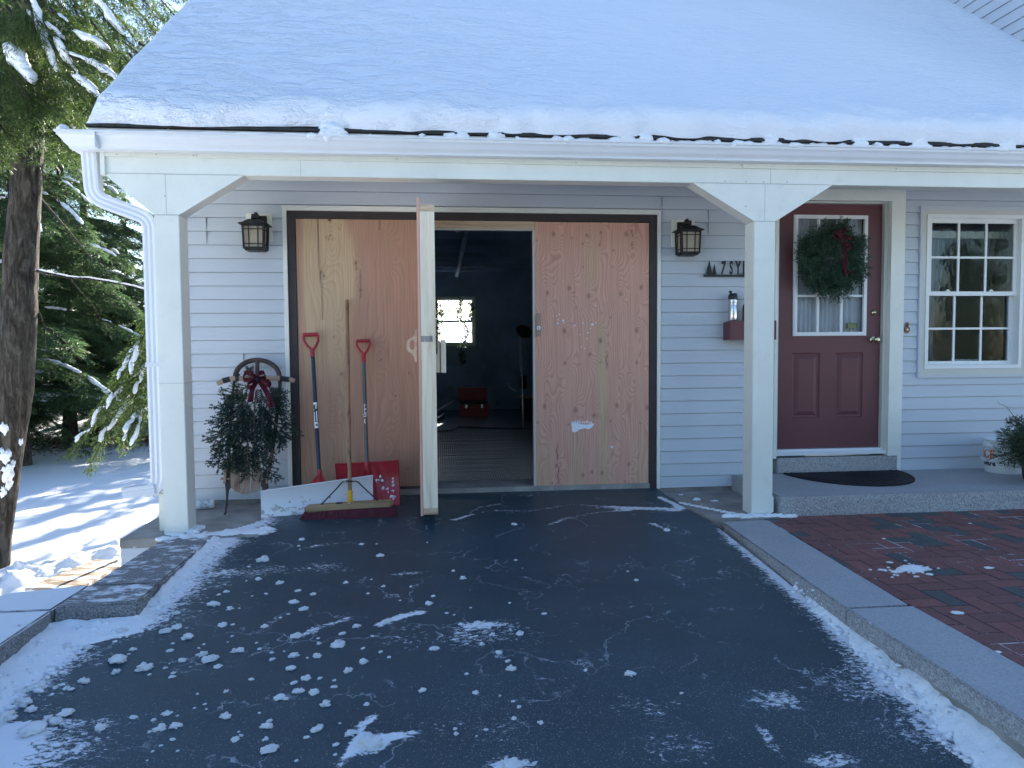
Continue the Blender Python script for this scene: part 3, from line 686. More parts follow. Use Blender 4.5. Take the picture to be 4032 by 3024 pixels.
def drape(x0, x1, nm):
    us_ = np.linspace(0, 1, 50); b, U, Z = grid(us_, np.linspace(.95, 2.05, 16), lambda a, c: a*0)
    w = .55+.45*sstep(.9, 1.9, Z)-.25*np.exp(-((Z-1.35)/.3)**2)
    X = x0+(x1-x0)*U*w; b.v = list(zip(X.tolist(), (.19+.018*np.sin(U*26+Z)).tolist(), Z.tolist())); part(nm, b, M['bluecurtain'])
drape(5.42, 5.60, 'window_curtain')
part('hook', MB().tube([(5.98, -.3, 2.47), (5.98, -.3, 2.36), (5.985, -.3, 2.345), (6.0, -.3, 2.342), (6.01, -.3, 2.355)], .003, 6), M['blackmetal'])
mb = MB().box(5.62, 5.9, .12, .15, .955, 1.0); part('sill_box', mb, M['lace'])

# ------------------------------------------------------------------ garage interior
GX0, GX1, GY1, GZ = -.64, 4.3, 7.5, 2.62
mb = MB(); mb.box(GX0-.06, GX0, .13, 3.2, -.05, GZ).box(.62, .68, 3.2, GY1, -.05, GZ).box(GX0-.06, .68, 3.2, 3.26, -.05, GZ).box(GX1, GX1+.06, .26, GY1, -.05, GZ)
wx0, wx1, wz0, wz1 = 1.113, 1.775, 1.228, 2.035
mb.box(.62, wx0, GY1, GY1+.1, -.05, GZ).box(wx1, GX1, GY1, GY1+.1, -.05, GZ).box(wx0, wx1, GY1, GY1+.1, -.05, wz0).box(wx0, wx1, GY1, GY1+.1, wz1, GZ)
mb.box(GX0, 0, .13, .16, -.05, GZ).box(2.94, GX1, .13, .16, -.05, GZ).box(0, 2.94, .13, .16, 2.2, GZ)
mb.box(GX0, GX1, .13, 3.2, GZ, GZ+.03).box(.68, GX1, 3.2, GY1, GZ, GZ+.03)
part('garage_wall', mb, M['veilblue'])
mb = MB()
for yb in np.arange(.7, 7.4, .61): mb.box(GX0 if yb < 3.1 else .69, GX1, yb, yb+.04, GZ-.14, GZ-.001)
for xb in (1.45, 2.9): mb.box(xb, xb+.05, .5, 7.3, GZ-.2, GZ-.1401)
part('rafters', mb, M['veilblue'])
mb = MB(); 
for xb in np.arange(.75, GX1, .4): mb.box(xb, xb+.04, GY1-.05, GY1-.001, .45, 1.2) if not (wx0-.1 < xb < wx1+.05) else None
mb.box(.69, GX1, GY1-.07, GY1-.0005, .0, .42)
part('stud_wall', mb, simple('knee_wall', (.34, .44, .55), .9, var=.3))  # same veil blue put into the knee wall colour
# concrete sill and ribbed floor mat
mb = MB().box(.062, 2.878, -.02, .33, -.12, .003); part('threshold', mb, M['concrete'])
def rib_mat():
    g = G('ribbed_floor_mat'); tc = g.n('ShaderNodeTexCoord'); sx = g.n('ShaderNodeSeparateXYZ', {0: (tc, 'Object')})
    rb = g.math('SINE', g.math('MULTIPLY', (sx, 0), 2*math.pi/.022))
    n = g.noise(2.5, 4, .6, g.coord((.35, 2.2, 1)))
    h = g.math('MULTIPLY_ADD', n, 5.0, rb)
    g.bsdf((.13, .17, .22), .24, 0, g.bump(h, .6, .004), .5); return g.m  # mat colour raised towards blue as well, in place of the flare veil
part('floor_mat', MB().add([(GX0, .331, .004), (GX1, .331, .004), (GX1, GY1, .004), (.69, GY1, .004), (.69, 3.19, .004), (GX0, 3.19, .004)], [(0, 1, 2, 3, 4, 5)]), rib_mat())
bw = part('back_window', (lambda m: (frame(m, wx0-.05, wx1+.05, wz0-.05, wz1+.05, .05, GY1-.03, GY1-.0006), frame(m, wx0, wx1, wz0, wz1, .02, GY1+.02, GY1+.06), m)[-1])(MB()), M['trim'])
mb = MB()
for k in (1, 2): x = wx0+(wx1-wx0)*k/3; mb.box(x-.007, x+.007, GY1+.03, GY1+.05, wz0, wz1)
for k in (1, 2, 3): z = wz0+(wz1-wz0)*k/4; w = .02 if k == 2 else .007; mb.box(wx0, wx1, GY1+.0295, GY1+.0505, z-w, z+w)
part('muntins', mb, M['veilblue'], bw)
part('pane', MB().add([(wx0, GY1+.04, wz0), (wx1, GY1+.04, wz0), (wx1, GY1+.04, wz1), (wx0, GY1+.04, wz1)], [(0, 1, 2, 3)]), M['clear'], bw)
# upper wall of the main house beside the roof
XW = 6.34
mb = MB(); siding(mb, -.9, 1.42, 2.6, 6.4, [], lambda x, y, z: (XW+y, x, z)); mb.box(XW+.009, XW+.1, -.9, 1.42, 2.5, 6.4)
part('upper_wall', mb, M['siding'])
mb = MB().box(XW-.024, XW+.1, 1.42, 1.53, 3.5, 6.4).box(XW-.03, XW-.005, 1.35, 1.4195, 3.5, 6.4); part('corner_board', mb, M['trim'])
mb = MB().box(XW+.101, 12, -.85, 7.9, 2.5, 6.4); mb.box(XR+.001, 12, .0, 7.9, -.3, 2.5); part('main_block', mb, M['siding'])
mb = MB().prism([(XW-.35, -1.0, 6.4), (XW-.35, 3.8, 6.9), (XW-.35, 8.2, 6.4)], (6, 0, 0)); part('main_roof', mb, M['shingle'])

# ------------------------------------------------------------------ snow on the roof
def bank(x):   # irregular snow edge
    return .02*(fbm(x*2.2, x*0+5, 4)-.5)*2
xs = np.arange(-.985, XW+.03, .03)
ss = np.r_[np.array([-.02, -.01, 0, .02, .045, .075, .11, .15, .2, .26, .33, .4]), np.arange(.46, 2.52, .05)]
nx, ns = len(xs), len(ss)
Xg, Sg = np.meshgrid(xs, ss)
thick = .125+.05*fbm(Xg*.7, Sg*.8+3, 3)
rise = np.sqrt(np.clip(1-np.clip((.085-Sg)/.105, 0, 1)**2.4, 0, 1))
e = .07*(fbm(Xg*2.6+40, Sg*0+1, 4)-.45)+.04*(vn(Xg*9, Sg*0)-.5)*sstep(.5, 1.5, Xg)
eb = sstep(.30, 0, Sg)
right = sstep(1.2, 3.0, Xg)
lum = .032*(fbm(Xg*5, Sg*8, 4)-.5)*sstep(3.4, .0, Xg)+.045*(fbm(Xg*1.2+9, Sg*1.2, 3)-.5)
front = eb*sstep(-.02, .06, Sg)*.045*(fbm(Xg*6+3, Sg*14, 4)-.5)*2
h = .006+thick*rise+lum*sstep(.05, .3, Sg)+front
edge = sstep(0, .16, Xg+.985); h = .006+(h-.006)*np.sqrt(np.clip(1-(1-edge)**2, 0, 1))
h += .05*sstep(.45, 0, XW-Xg)**2*rise
nrm = np.array([-SL, 1.0])/math.hypot(SL, 1)          # (y,z) outward
Yg = EY+.005+Sg+eb*e*.8; Zg = EZ+.024+SL*(Yg-EY)
tail = sstep(2.2, 2.5, Sg)
Yv = Yg+nrm[0]*h*.75; Zv = Zg+nrm[1]*h*1.0
Zv -= sstep(.1, -.02, Sg)*(.018*vn(Xg*6+3, Sg*0+2))*0
b = MB(); b.v = list(zip(Xg.ravel().tolist(), Yv.ravel().tolist(), Zv.ravel().tolist()))
b.f = [(j*nx+i, j*nx+i+1, (j+1)*nx+i+1, (j+1)*nx+i) for j in range(ns-1) for i in range(nx-1)]; b.m = [0]*len(b.f); b.sm = [True]*len(b.f)
# back slope sheet
b.add([(-.985, RY+.05, RZ+.15), (.6, RY+.05, RZ+.15), (.6, 3.86, 2.62), (-.985, 3.86, 2.62), (XW, RY+.05, RZ+.15), (XW, 7.97, 2.62), (.6, 7.97, 2.62)], [(0, 1, 2, 3), (1, 4, 5, 6)])
o = b.build('roof_snow', M['roofsnow']); tag(o, 'thick blanket of snow lying on the porch roof', 'snow', kind='stuff')
mb = MB(); rr = random.Random(4)
def gz(x): return 2.486+.0013*(x+1)
for i in range(150):
    x = rr.uniform(.9, 6.8) if rr.random() < .9 else rr.uniform(-1.1, .9)
    s = rr.uniform(.010, .032)*(1.0 if x > 1.1 else .6)
    blob(mb, (x, -1.0+rr.uniform(-.02, .03), gz(x)+rr.uniform(-.01, .012)), (s*rr.uniform(1, 2.2), s, s*rr.uniform(.6, 1.1)), i, .6, ICO2)
for x, s in ((.50, .075), (.46, .045), (.56, .04), (3.42, .06), (4.05, .05), (4.5, .06), (5.15, .07), (5.32, .05), (2.42, .055), (2.55, .05), (1.32, .05), (1.55, .045), (-1.13, .03), (5.55, .05), (6.1, .06)):
    blob(mb, (x, -1.0, gz(x)+s*.35), (s*1.1, .035, s*.8), x, .55, ICO3)
for i in range(60):
    x = rr.uniform(-1.0, 6.8); blob(mb, (x, -1.03, gz(x)+.001), (rr.uniform(.02, .09), .008, .004), i+300, .5, ICO1)
o = mb.build('gutter_snow', M['snow']); tag(o, 'crumbled snow chunks fallen into the white gutter', 'snow', kind='stuff')
# ================================================================== GROUND
def dz(y):
    return np.interp(-np.asarray(y, float), [-.05, .3, .6, 1.0, 2.0, 2.9, 3.5, 6, 14, 40], [-.035, -.045, -.062, -.092, -.15, -.22, -.275, -.49, -1.1, -2.6])
def rayD(px, py):
    p = atZ(px, py, -.1)
    for _ in range(12): p = atZ(px, py, float(dz(p[1])))
    return p
# snow-covered yard
def gfun(x, y):
    base = -1.4+.10*(fbm(x*.35, y*.35, 4)-.5)+.05*(fbm(x*2.2, y*2.2, 3)-.5)
    base = base+.11*np.clip(y-15, 0, 60)*sstep(14, 20, y)+.5*(fbm(x*.2+5, y*.2, 4)-.5)*sstep(15, 19, y)
    rid = np.exp(-((y-(3.2+1.2*(x+2.75)))/.55)**2)*sstep(-1.6, -2.2, x)*sstep(-6, -4.5, x)
    base = base+rid*(.12+.30*(fbm(x*6, y*6, 4)-.35)+.10*(vn(x*17, y*17)-.5))
    front = -.30+(dz(y)-dz(-.8))
    base = np.where(y < -2.6, base*sstep(-4.2, -2.6, y)+(1-sstep(-4.2, -2.6, y))*(front+.08*fbm(x*.6, y*.6, 3)), base)
    w = sstep(-.9, -.72, x)*sstep(12, 9, y)
    return base*(1-w)+w*(np.minimum(dz(y), -.05)-.35)
ax = lambda *seg: np.unique(np.concatenate([np.arange(a, b, s) for a, b, s in seg]))
gxs = ax((-160, -30, 10), (-30, -10, 1), (-10, -5.6, .25), (-5.6, -5, .1), (-5, -.6, .04), (-.6, 8, .5), (8, 30, 2), (30, 170, 10))
gys = ax((-160, -20, 10), (-20, -5, 1), (-5, -1.5, .3), (-1.5, 1, .1), (1, 5, .04), (5, 16, .15), (16, 30, .8), (30, 170, 10))
b, X, Y = grid(gxs, gys, gfun)
o = b.build('ground', M['snowground']); tag(o, kind='structure')

# asphalt driveway with wind-blown snow
edge_px = [(1010, 2045), (960, 2085), (900, 2110), (830, 2165), (740, 2255), (690, 2320), (615, 2385), (560, 2440), (380, 2460), (250, 2515), (200, 2600), (100, 2670), (0, 2740), (-150, 2850)]
EP = np.array([rayD(*p)[:2] for p in edge_px])
def pdist(X, Y, P):
    d = np.full(X.shape, 9.0)
    for (ax_, ay), (bx, by) in zip(P[:-1], P[1:]):
        vx, vy = bx-ax_, by-ay; t = np.clip(((X-ax_)*vx+(Y-ay)*vy)/(vx*vx+vy*vy), 0, 1)
        d = np.minimum(d, np.hypot(X-ax_-t*vx, Y-ay-t*vy))
    return d
def left_of(X, Y, P):
    xe = np.interp(-Y, -P[:, 1], P[:, 0]); return X < xe
xs = ax((-1.0, 3.03, .022)); xs = np.r_[xs, 3.03]
ys = np.r_[-40, -25, -15, -10, -7, -6, -5, np.arange(-4.6, -.01, .022), -.012]
b, X, Y = grid(xs, ys, lambda a, c: dz(c)+.006*(fbm(a*1.3, c*1.3, 3)-.5))
def keep(f):
    xc = sum(b.v[i][0] for i in f)/4; yc = sum(b.v[i][1] for i in f)/4
    lo = float(np.interp(-yc, [.0, .62, .93, 1.0, 2.20, 2.21, 9, 9.1], [-.045, -.07, -.32, -.42, -.42, -.72, -.72, -2])); hi = float(np.interp(-yc, [0, .1, .66, 1.03], [2.925, 2.935, 2.965, 3.05]))
    return lo < xc < hi
kf = [i for i, f in enumerate(b.f) if keep(f)]; b.f = [b.f[i] for i in kf]; b.m = [0]*len(kf); b.sm = [True]*len(kf)
# order the edge by Y for the side test
EPs = EP[np.argsort(-EP[:, 1])]
d = pdist(X, Y, EP); side = np.where(left_of(X, Y, EPs), 1, -1)*d
side = np.where(Y < EP[-1, 1], .2-(X-EP[-1, 0]), side)
fullsnow = side                                   # metres inside the snow margin
kerb = 3.0-X
dust = np.full(X.shape, .21)
dust += .30*sstep(.35, -.1, -side)*0
dust += .34*np.exp(-np.clip(-side, 0, 9)/.10)+.14*np.exp(-np.clip(-side, 0, 9)/.5)
kb = np.exp(-np.clip(kerb, 0, 9)/.06)*sstep(-.9, -1.3, Y)
dust += .28*kb+.10*np.exp(-np.clip(kerb, 0, 9)/.4)*sstep(-1.2, -2.6, Y)
def gl(px, py, rx, ry, a, rot=0.0):
    global dust
    p = rayD(px, py); c, s = math.cos(rot), math.sin(rot); u = (X-p[0])*c+(Y-p[1])*s; v = -(X-p[0])*s+(Y-p[1])*c
    dust = np.maximum(dust, 0)+.58*a*np.exp(-((u/rx)**2+(v/ry)**2)**1.5)
def stroke(pts, w, a):
    global dust
    P = np.array([rayD(*p)[:2] for p in pts]); dust = dust+.82*a*np.exp(-(pdist(X, Y, P)/w)**2)
z7 = lambda a, b_: (1600+a*.5123, 1400+b_*.5123); z8 = lambda a, b_: (800+a*.9042, 2000+b_*.9042); zK = lambda a, b_: (2700+a*.6775, 1900+b_*.6775)
stroke([z7(20, 1245), z7(380, 1262), z7(460, 1235), z7(640, 1190)], .010, .27)
stroke([z7(380, 1262), z7(480, 1220), z7(560, 1165), z7(720, 1140)], .03, .22)
stroke([z7(690, 1190), z7(960, 1190), z7(1120, 1170), z7(1260, 1145), z7(1560, 1160), z7(1880, 1175), z7(2140, 1190)], .035, .22)
stroke([z7(1090, 1300), z7(1250, 1245), z7(1480, 1205), z7(1700, 1190)], .03, .24)
stroke([z7(1500, 1175), z7(1850, 1180), z7(2080, 1170)], .06, .22)
stroke([z7(1690, 1230), z7(1900, 1205), z7(2100, 1190)], .012, .25)
stroke([z7(1950, 1090), z7(2060, 1140), z7(2110, 1170)], .03, .5)
stroke([z7(1880, 1290), z7(1990, 1330)], .03, .3)
stroke([z8(420, 555), z8(520, 515), z8(630, 480)], .03, .28); stroke([z8(770, 505), z8(850, 475), z8(950, 455)], .03, .42)
stroke([z8(590, 1120), z8(650, 1050), z8(690, 985), z8(680, 950), z8(750, 905)], .020, .36); stroke([z8(700, 1030), z8(780, 1020)], .03, .2); stroke([z8(760, 1000), z8(900, 985)], .02, .25)
gl(*z8(720, 1035), .07, .05, .4); gl(*z8(510, 165), .12, .05, .28, .3); gl(*z8(890, 285), .12, .025, .3, .1); gl(*z8(530, 260), .22, .1, .2)
gl(*z8(1000, 560), .45, .14, .21, .2); gl(*z8(1240, 590), .3, .14, .14); gl(*z8(1220, 510), .12, .04, .3); gl(*z8(1150, 960), .42, .10, .22); gl(*z8(1800, 460), .6, .35, .14); gl(*z8(1330, 1120), .12, .05, .5)
gl(*z8(1930, 870), .18, .14, .22); gl(*z8(2080, 1050), .2, .12, .26); gl(*zK(1080, 1150), .3, .16, .2); gl(*zK(520, 1260), .12, .10, .34); gl(*zK(470, 1480), .035, .10, .40); gl(*zK(850, 1620), .12, .05, .44); gl(*zK(1500, 1480), .3, .12, .12)
gl(*zK(1400, 1400), .3, .1, .1); gl(*z8(1250, 200), .5, .14, .12); gl(*z8(760, 330), .6, .3, .08); gl(300, 2900, .3, .14, .12); gl(100, 2980, .25, .12, .12); gl(1000, 2250, .2, .1, .2)
fine = .13+.17*sstep(-1.9, -3.3, Y)*(.5+.5*fbm(X*1.4, Y*1.8, 3))
def asphalt():
    g = G('asphalt_with_snow_dust')
    A = lambda nm: (g.n('ShaderNodeAttribute', attribute_name=nm), 'Fac')
    n1 = g.noise(420, 2, .8); n2 = g.noise(3.0, 5, .6, g.coord((.7, 1, 1)))
    agg = g.ramp(n1, [(.3, (.009, .026, .038)), (.52, (.023, .058, .082)), (.70, (.060, .112, .15))])
    base = g.mix(.5, agg, g.ramp(n2, [(.3, (.30, .30, .31)), (.72, (.62, .62, .62))]), 'OVERLAY')
    # flecks and wisps of snow, drawn out along the drive's width
    f1 = g.noise(62, 5, .76, g.coord((.55, 1, 1), (0, 0, .25)), .5); f2 = g.noise(7.5, 4, .6)
    s = g.math('ADD', g.math('MULTIPLY', f1, .80), g.math('MULTIPLY', f2, .25))
    s = g.math('ADD', s, A('dust')); m1 = g.ramp(s, [(.93, (0, 0, 0)), (1.0, (1, 1, 1))])
    # fine salt-like speckle
    f3 = g.noise(150, 3, .75); m2 = g.ramp(g.math('ADD', f3, A('fine')), [(.86, (0, 0, 0)), (.94, (.6, .6, .6))])
    # thin cracks holding snow
    wv = g.n('ShaderNodeMix', data_type='VECTOR'); g.t.links.new(g.coord().outputs[0], wv.inputs[4]); wn_ = g.noise(6, 4, .6); g.t.links.new(wn_.outputs[1], wv.inputs[5]); wv.inputs[0].default_value = .22
    vo = g.n('ShaderNodeTexVoronoi', {'Vector': (wv, 1), 'Scale': 3.4}, feature='DISTANCE_TO_EDGE')
    cr = g.ramp(vo, [(.0, (1, 1, 1)), (.006, (.6, .6, .6)), (.012, (0, 0, 0))]); ck = g.ramp(g.noise(3.5, 4, .7), [(.50, (0, 0, 0)), (.64, (1, 1, 1))])
    m3 = g.math('MULTIPLY', g.math('MULTIPLY', cr, ck), .55)
    # solid margin
    e = g.math('ADD', A('margin'), g.math('MULTIPLY_ADD', g.noise(13, 6, .74, g.coord((.55, 1, 1))), .5, -.25)); m4 = g.ramp(e, [(.0, (0, 0, 0)), (.05, (1, 1, 1))])
    m = g.math('MAXIMUM', g.math('MAXIMUM', m1, m2), g.math('MAXIMUM', m3, m4))
    col = g.mix(m, g.o(base), (.78, .81, .87))
    hgt = g.math('MULTIPLY_ADD', m, 2.0, g.math('MULTIPLY', n1, .5))
    rg = g.n('ShaderNodeMapRange', {0: m, 3: .46, 4: .85})
    g.bsdf(g.o(col), rg, 0, g.bump(hgt, .5, .004), .5); return g.m
o = b.build('driveway', asphalt(), attrs={'dust': dust, 'fine': fine, 'margin': np.clip(fullsnow, -1, 1)}); tag(o, kind='structure')

# raised snow margin beside the left-hand stones
P = EP; mb = MB()
def drift(name, label, inner, outer, hgt, seed, n=150, m=12):
    """ribbon mound between two polylines (inner against the stone, outer on the asphalt)"""
    inner = np.array(inner); outer = np.array(outer)
    def rs(p):
        s = np.r_[0, np.cumsum(np.hypot(*np.diff(p[:, :2], axis=0).T))]; t = np.linspace(0, s[-1], n); return np.stack([np.interp(t, s, p[:, k]) for k in range(p.shape[1])], 1)
    I, O = rs(inner), rs(outer); u = np.linspace(0, 1, m); vs = []
    for j in range(n):
        for i in range(m):
            w = u[i]; x = I[j, 0]*(1-w)+O[j, 0]*w; y = I[j, 1]*(1-w)+O[j, 1]*w
            z0 = float(dz(y)); ww = w
            k = hgt*(1-ww)**1.3*(.45+.9*float(fbm(x*5+seed, y*5, 4)))+.022*(float(fbm(x*26, y*26+seed, 4))-.5)*(1.1-ww)
            jit = (.10*(float(fbm(x*6+seed*3, y*6, 4))-.5)+.05*(float(fbm(x*24+seed*3, y*24, 3))-.5))*w
            vs.append((x+jit, y+jit*.6, z0-.012*(ww > .93)+k+.004))
    fs = [(j*m+i, j*m+i+1, (j+1)*m+i+1, (j+1)*m+i) for j in range(n-1) for i in range(m-1)]
    mb = MB().add(vs, fs, 0, True); rq = random.Random(seed)
    for i in range(int(n*1.5)):
        j = rq.randrange(n); w = rq.random()**.6*1.12; x = I[j, 0]*(1-w)+O[j, 0]*w+rq.gauss(0, .015); y = I[j, 1]*(1-w)+O[j, 1]*w+rq.gauss(0, .015); s = rq.uniform(.003, .013)*(1.3 if rq.random() < .1 else 1)
        blob(mb, (x, y, float(dz(y))+hgt*(1-min(1, w))**1.3*.9+.003), (s*rq.uniform(1, 1.8), s, s*.7), i, .7, ICO1)
    o = mb.build(name, M['snow']); return tag(o, label, 'snow', kind='stuff')
drift('snow_drift', 'shallow snow drift banked against the stone slabs beside the driveway',
      [(-.30, -1.0), (-.305, -2.20), (-.66, -2.225), (-.655, -3.6)], [(-.25, -1.06), (-.22, -1.6), (-.23, -2.12), (-.20, -2.33), (-.42, -2.45), (-.46, -2.95), (-.50, -3.6)], .022, 3, 260)
drift('snow_drift', 'dirty ridge of snow caught under the overhanging kerbstone on the right',
      [(3.06, -2.15), (3.06, -3.0), (3.06, -4.3)], [(3.03, -2.15), (2.99, -2.8), (2.945, -3.3), (2.89, -3.8), (2.86, -4.3)], .085, 9, 260)

# stones on the left
def stone(name, label, pts, ztop, zbot, mat, sn=0.0, rough=.008, seed=1, cat='stone'):
    bm = bmesh.new(); vb = [bm.verts.new((x, y, zbot)) for x, y in pts]; bm.faces.new(vb[::-1] if False else vb)
    r = bmesh.ops.extrude_face_region(bm, geom=bm.faces[:]); vt = [v for v in r['geom'] if isinstance(v, bmesh.types.BMVert)]
    for v in vt: v.co.z = ztop
    bmesh.ops.recalc_face_normals(bm, faces=bm.faces[:])
    bmesh.ops.bevel(bm, geom=bm.edges[:], offset=.008, segments=2, affect='EDGES')
    bmesh.ops.triangulate(bm, faces=bm.faces[:])
    for _ in range(5):
        es = [e for e in bm.edges if e.calc_length() > .055]
        if not es: break
        bmesh.ops.subdivide_edges(bm, edges=es, cuts=1); bmesh.ops.triangulate(bm, faces=[f for f in bm.faces if len(f.verts) > 3])
    for v in bm.verts:
        if v.co.z < ztop-.004:
            k = rough*2*(float(fbm(v.co.x*9+seed, v.co.y*9+v.co.z*13, 3))-.5); n = v.normal; v.co.x += n.x*k; v.co.y += n.y*k
    mb = MB(); mb.bm(bm, 0, False)
    o = mb.build(name, mat, attrs={'snow': np.full(len(mb.v), sn)}); return tag(o, label, cat)
stone('granite_slab', 'lightly snowed granite slab running from the left porch post along the driveway', [(-.645, -1.895), (-.305, -1.895), (-.305, -.985), (-.62, -.985)], -.082, -.17, M['granitesnow'], .065, .012, 1, 'stone slab')
stone('granite_slab', 'granite corner slab with an icy front edge, next along the driveway', [(-.66, -2.215), (-.292, -2.19), (-.305, -1.90), (-.65, -1.90)], -.082, -.185, M['granitesnow'], .095, .014, 5, 'stone slab')
stone('granite_slab', 'snow-covered granite slab at the left edge nearest the viewer', [(-1.6, -3.9), (-.66, -3.9), (-.662, -2.235), (-1.25, -2.235)], -.088, -.21, M['granitesnow'], .30, .01, 9, 'stone slab')
stone('granite_slab', 'snow-covered granite paving slab left of the icy corner slab', [(-1.25, -2.23), (-.667, -2.225), (-.656, -1.87), (-1.0, -1.95)], -.087, -.20, M['granitesnow'], .26, .01, 13, 'stone slab')
# porch slabs
mb = MB().box(-.89, -.02, -.985, .012, -.14, -.078, bev=.006)
o = mb.build('porch_slab', M['concrete']); tag(o, kind='structure')
mb = MB().box(-.885, -.60, -.98, -.955, -1.7, -.1405).box(-.885, -.86, -.955, .0, -1.7, -.1405).box(-.888, -.60, -.984, -.98, -.245, -.241)
o = mb.build('slab_skirt', M['siding']); tag(o, 'pale grey panelled skirt under the left porch slab', 'skirt')
mb = MB().prism([(2.93, -.02, -.14), (3.62, -.02, -.14), (3.62, -.96, -.14), (3.12, -.99, -.14), (3.03, -.82, -.14), (2.96, -.55, -.14), (2.93, -.2, -.14)], (0, 0, .064))
o = mb.build('porch_slab', M['concrete']); tag(o, kind='structure')
# snow by the posts and on the slabs
def snowpatch(label, lst, amp=.5):
    mb = MB()
    for i, (x, y, z, sx, sy, sz) in enumerate(lst): blob(mb, (x, y, z), (sx, sy, sz), i+len(lst)*3, amp, ICO3, freq=2.2)
    o = mb.build('snow_patch', M['snow']); return tag(o, label, 'snow', kind='stuff')
rr = random.Random(8); L = []
for i in range(38):
    x = rr.uniform(-.62, .02); L.append((x, -.94+rr.uniform(-.06, .05)+.40*(x+.5)*.35, -.080, rr.uniform(.02, .10), rr.uniform(.015, .04), rr.uniform(.006, .016)))
for i in range(14): L.append((rr.uniform(-.5, -.44), rr.uniform(-.92, -.74), -.07, .02, .02, .016))
snowpatch('crusted snow round the foot of the left porch post', L)
L = [(x, -.93+rr.uniform(-.03, .03), -.075, rr.uniform(.03, .06), .02, rr.uniform(.008, .022)) for x in np.linspace(3.18, 3.62, 16)]+[(3.0+i*.03, -.45-.045*i, -.073, .03, .02, .007) for i in range(12)]
L += [(3.16, -.35, -.07, .03, .018, .012), (3.28, -.42, -.07, .03, .018, .007), (3.1, -.15, -.072, .02, .01, .005)]
snowpatch('broken snow around the foot of the right porch post', L)
# granite steps
stone('granite_step', 'broad grey granite step in front of the maroon door', [(3.56, -.925), (7.2, -.925), (7.2, -.012), (3.585, -.012)], .056, -.12, M['granite'], 0, .004, 21, 'step')
mb = MB().add([(3.57, -.915, .0575), (7.19, -.915, .0575), (7.19, -.02, .0575), (3.592, -.02, .0575)], [(0, 1, 2, 3)]); o = mb.build('step_top', M['granitetop'], None); o.parent = bpy.data.objects['granite_step']
stone('granite_riser', 'narrow granite sill block under the maroon door', [(3.97, -.036), (5.042, -.036), (5.042, .05), (3.97, .05)], .187, .058, M['granite'], 0, .002, 31, 'step')
# kerbstones
KT = -.079
for i, (ya, yb, lab) in enumerate(((-2.674, -1.03, 'flush granite kerbstone running from the right porch post'), (-4.6, -2.680, 'overhanging granite kerbstone nearest the viewer on the right'))):
    stone('granite_kerb', lab, [(3.01, ya), (3.32, ya), (3.33 if i else 3.42, yb), (3.01+(.085 if not i else 0), yb)], KT, KT-.085, M['granite'], 0, .004, 41+i, 'kerbstone')
    k = bpy.data.objects['granite_kerb' if i == 0 else 'granite_kerb.001']; w0 = 3.08 if not i else 3.018
    mb = MB().add([(3.017, ya+.006, KT+.0015), (3.315, ya+.006, KT+.0015), ((3.325 if i else 3.413), yb-.006, KT+.0015), (w0 if i else 3.09, yb-.006, KT+.0015)], [(0, 1, 2, 3)])
    o = mb.build('kerb_top', M['granitetop']); o.parent = k
mb = MB().box(3.035, 3.3, -4.6, -1.1, -.9, KT-.086); o = mb.build('kerb_footing', M['concrete']); tag(o, kind='structure')
# herringbone brick patio
def brick_mat():
    g = G('paver_brick'); at = g.n('ShaderNodeAttribute', attribute_name='tone'); n = g.noise(60, 4, .7); n2 = g.noise(5, 3, .6)
    c = g.ramp((at, 'Fac'), [(0, (.085, .096, .10)), (.24, (.10, .105, .108)), (.27, (.20, .094, .088)), (.7, (.245, .104, .096)), (1, (.18, .088, .085))], 'LINEAR')
    c = g.mix(.5, c, g.ramp(n, [(.3, (.3, .3, .3)), (.7, (.68, .68, .68))]), 'OVERLAY'); c = g.mix(.4, g.o(c), g.ramp(n2, [(.3, (.35, .35, .35)), (.7, (.65, .65, .65))]), 'OVERLAY')
    g.bsdf(g.o(c), .8, 0, g.bump(n, .4, .003), .3); return g.m
u = .1035; gap = .0045; mb = MB(); tone = []; rb = random.Random(5)
for i in range(-4, 60):
    for j in range(-4, 60):
        k = (i-j) % 4
        if k == 0: w, h = 2, 1
        elif k == 3: w, h = 1, 2
        else: continue
        x0, x1 = 3.30+i*u, 3.30+(i+w)*u; y1_, y0_ = -.93-j*u, -.93-(j+h)*u
        # herringbone runs with the vertical member downwards
        pass
        xc, yc = (x0+x1)/2, (y0_+y1_)/2
        lim = 3.33+.09*float(sstep(-2.7, -1.0, yc))
        x0c = max(x0, lim); y1c = min(y1_, -.927)
        if x1 < lim+.015 or y0_ > -.94 or xc > 8.5 or yc < -6: continue
        z = -.083+rb.uniform(-.0015, .0015); n0 = len(mb.v)
        mb.box(x0c+gap, x1-gap, y0_+gap, y1c-gap, z-.05, z, bev=0.0)
        # soften the arris
        t = rb.random(); tone += [t]*(len(mb.v)-n0)
o = mb.build('brick_patio', brick_mat(), attrs={'tone': tone}); tag(o, kind='structure')
def joint_mat():
    g = G('joint_sand_and_snow'); n = g.noise(2.2, 5, .65); n2 = g.noise(60, 3, .7); c = g.ramp(g.math('MULTIPLY_ADD', g.math('SUBTRACT', n2, .5), .3, n), [(.53, (.05, .045, .045)), (.63, (.72, .75, .80))])
    g.bsdf(c, .9); return g.m
mb = MB().add([(3.3, -6, -.0848), (8.6, -6, -.0848), (8.6, -.93, -.0848), (3.42, -.93, -.0848)], [(0, 1, 2, 3)]); o = mb.build('patio_bed', joint_mat()); tag(o, kind='structure')
L = []
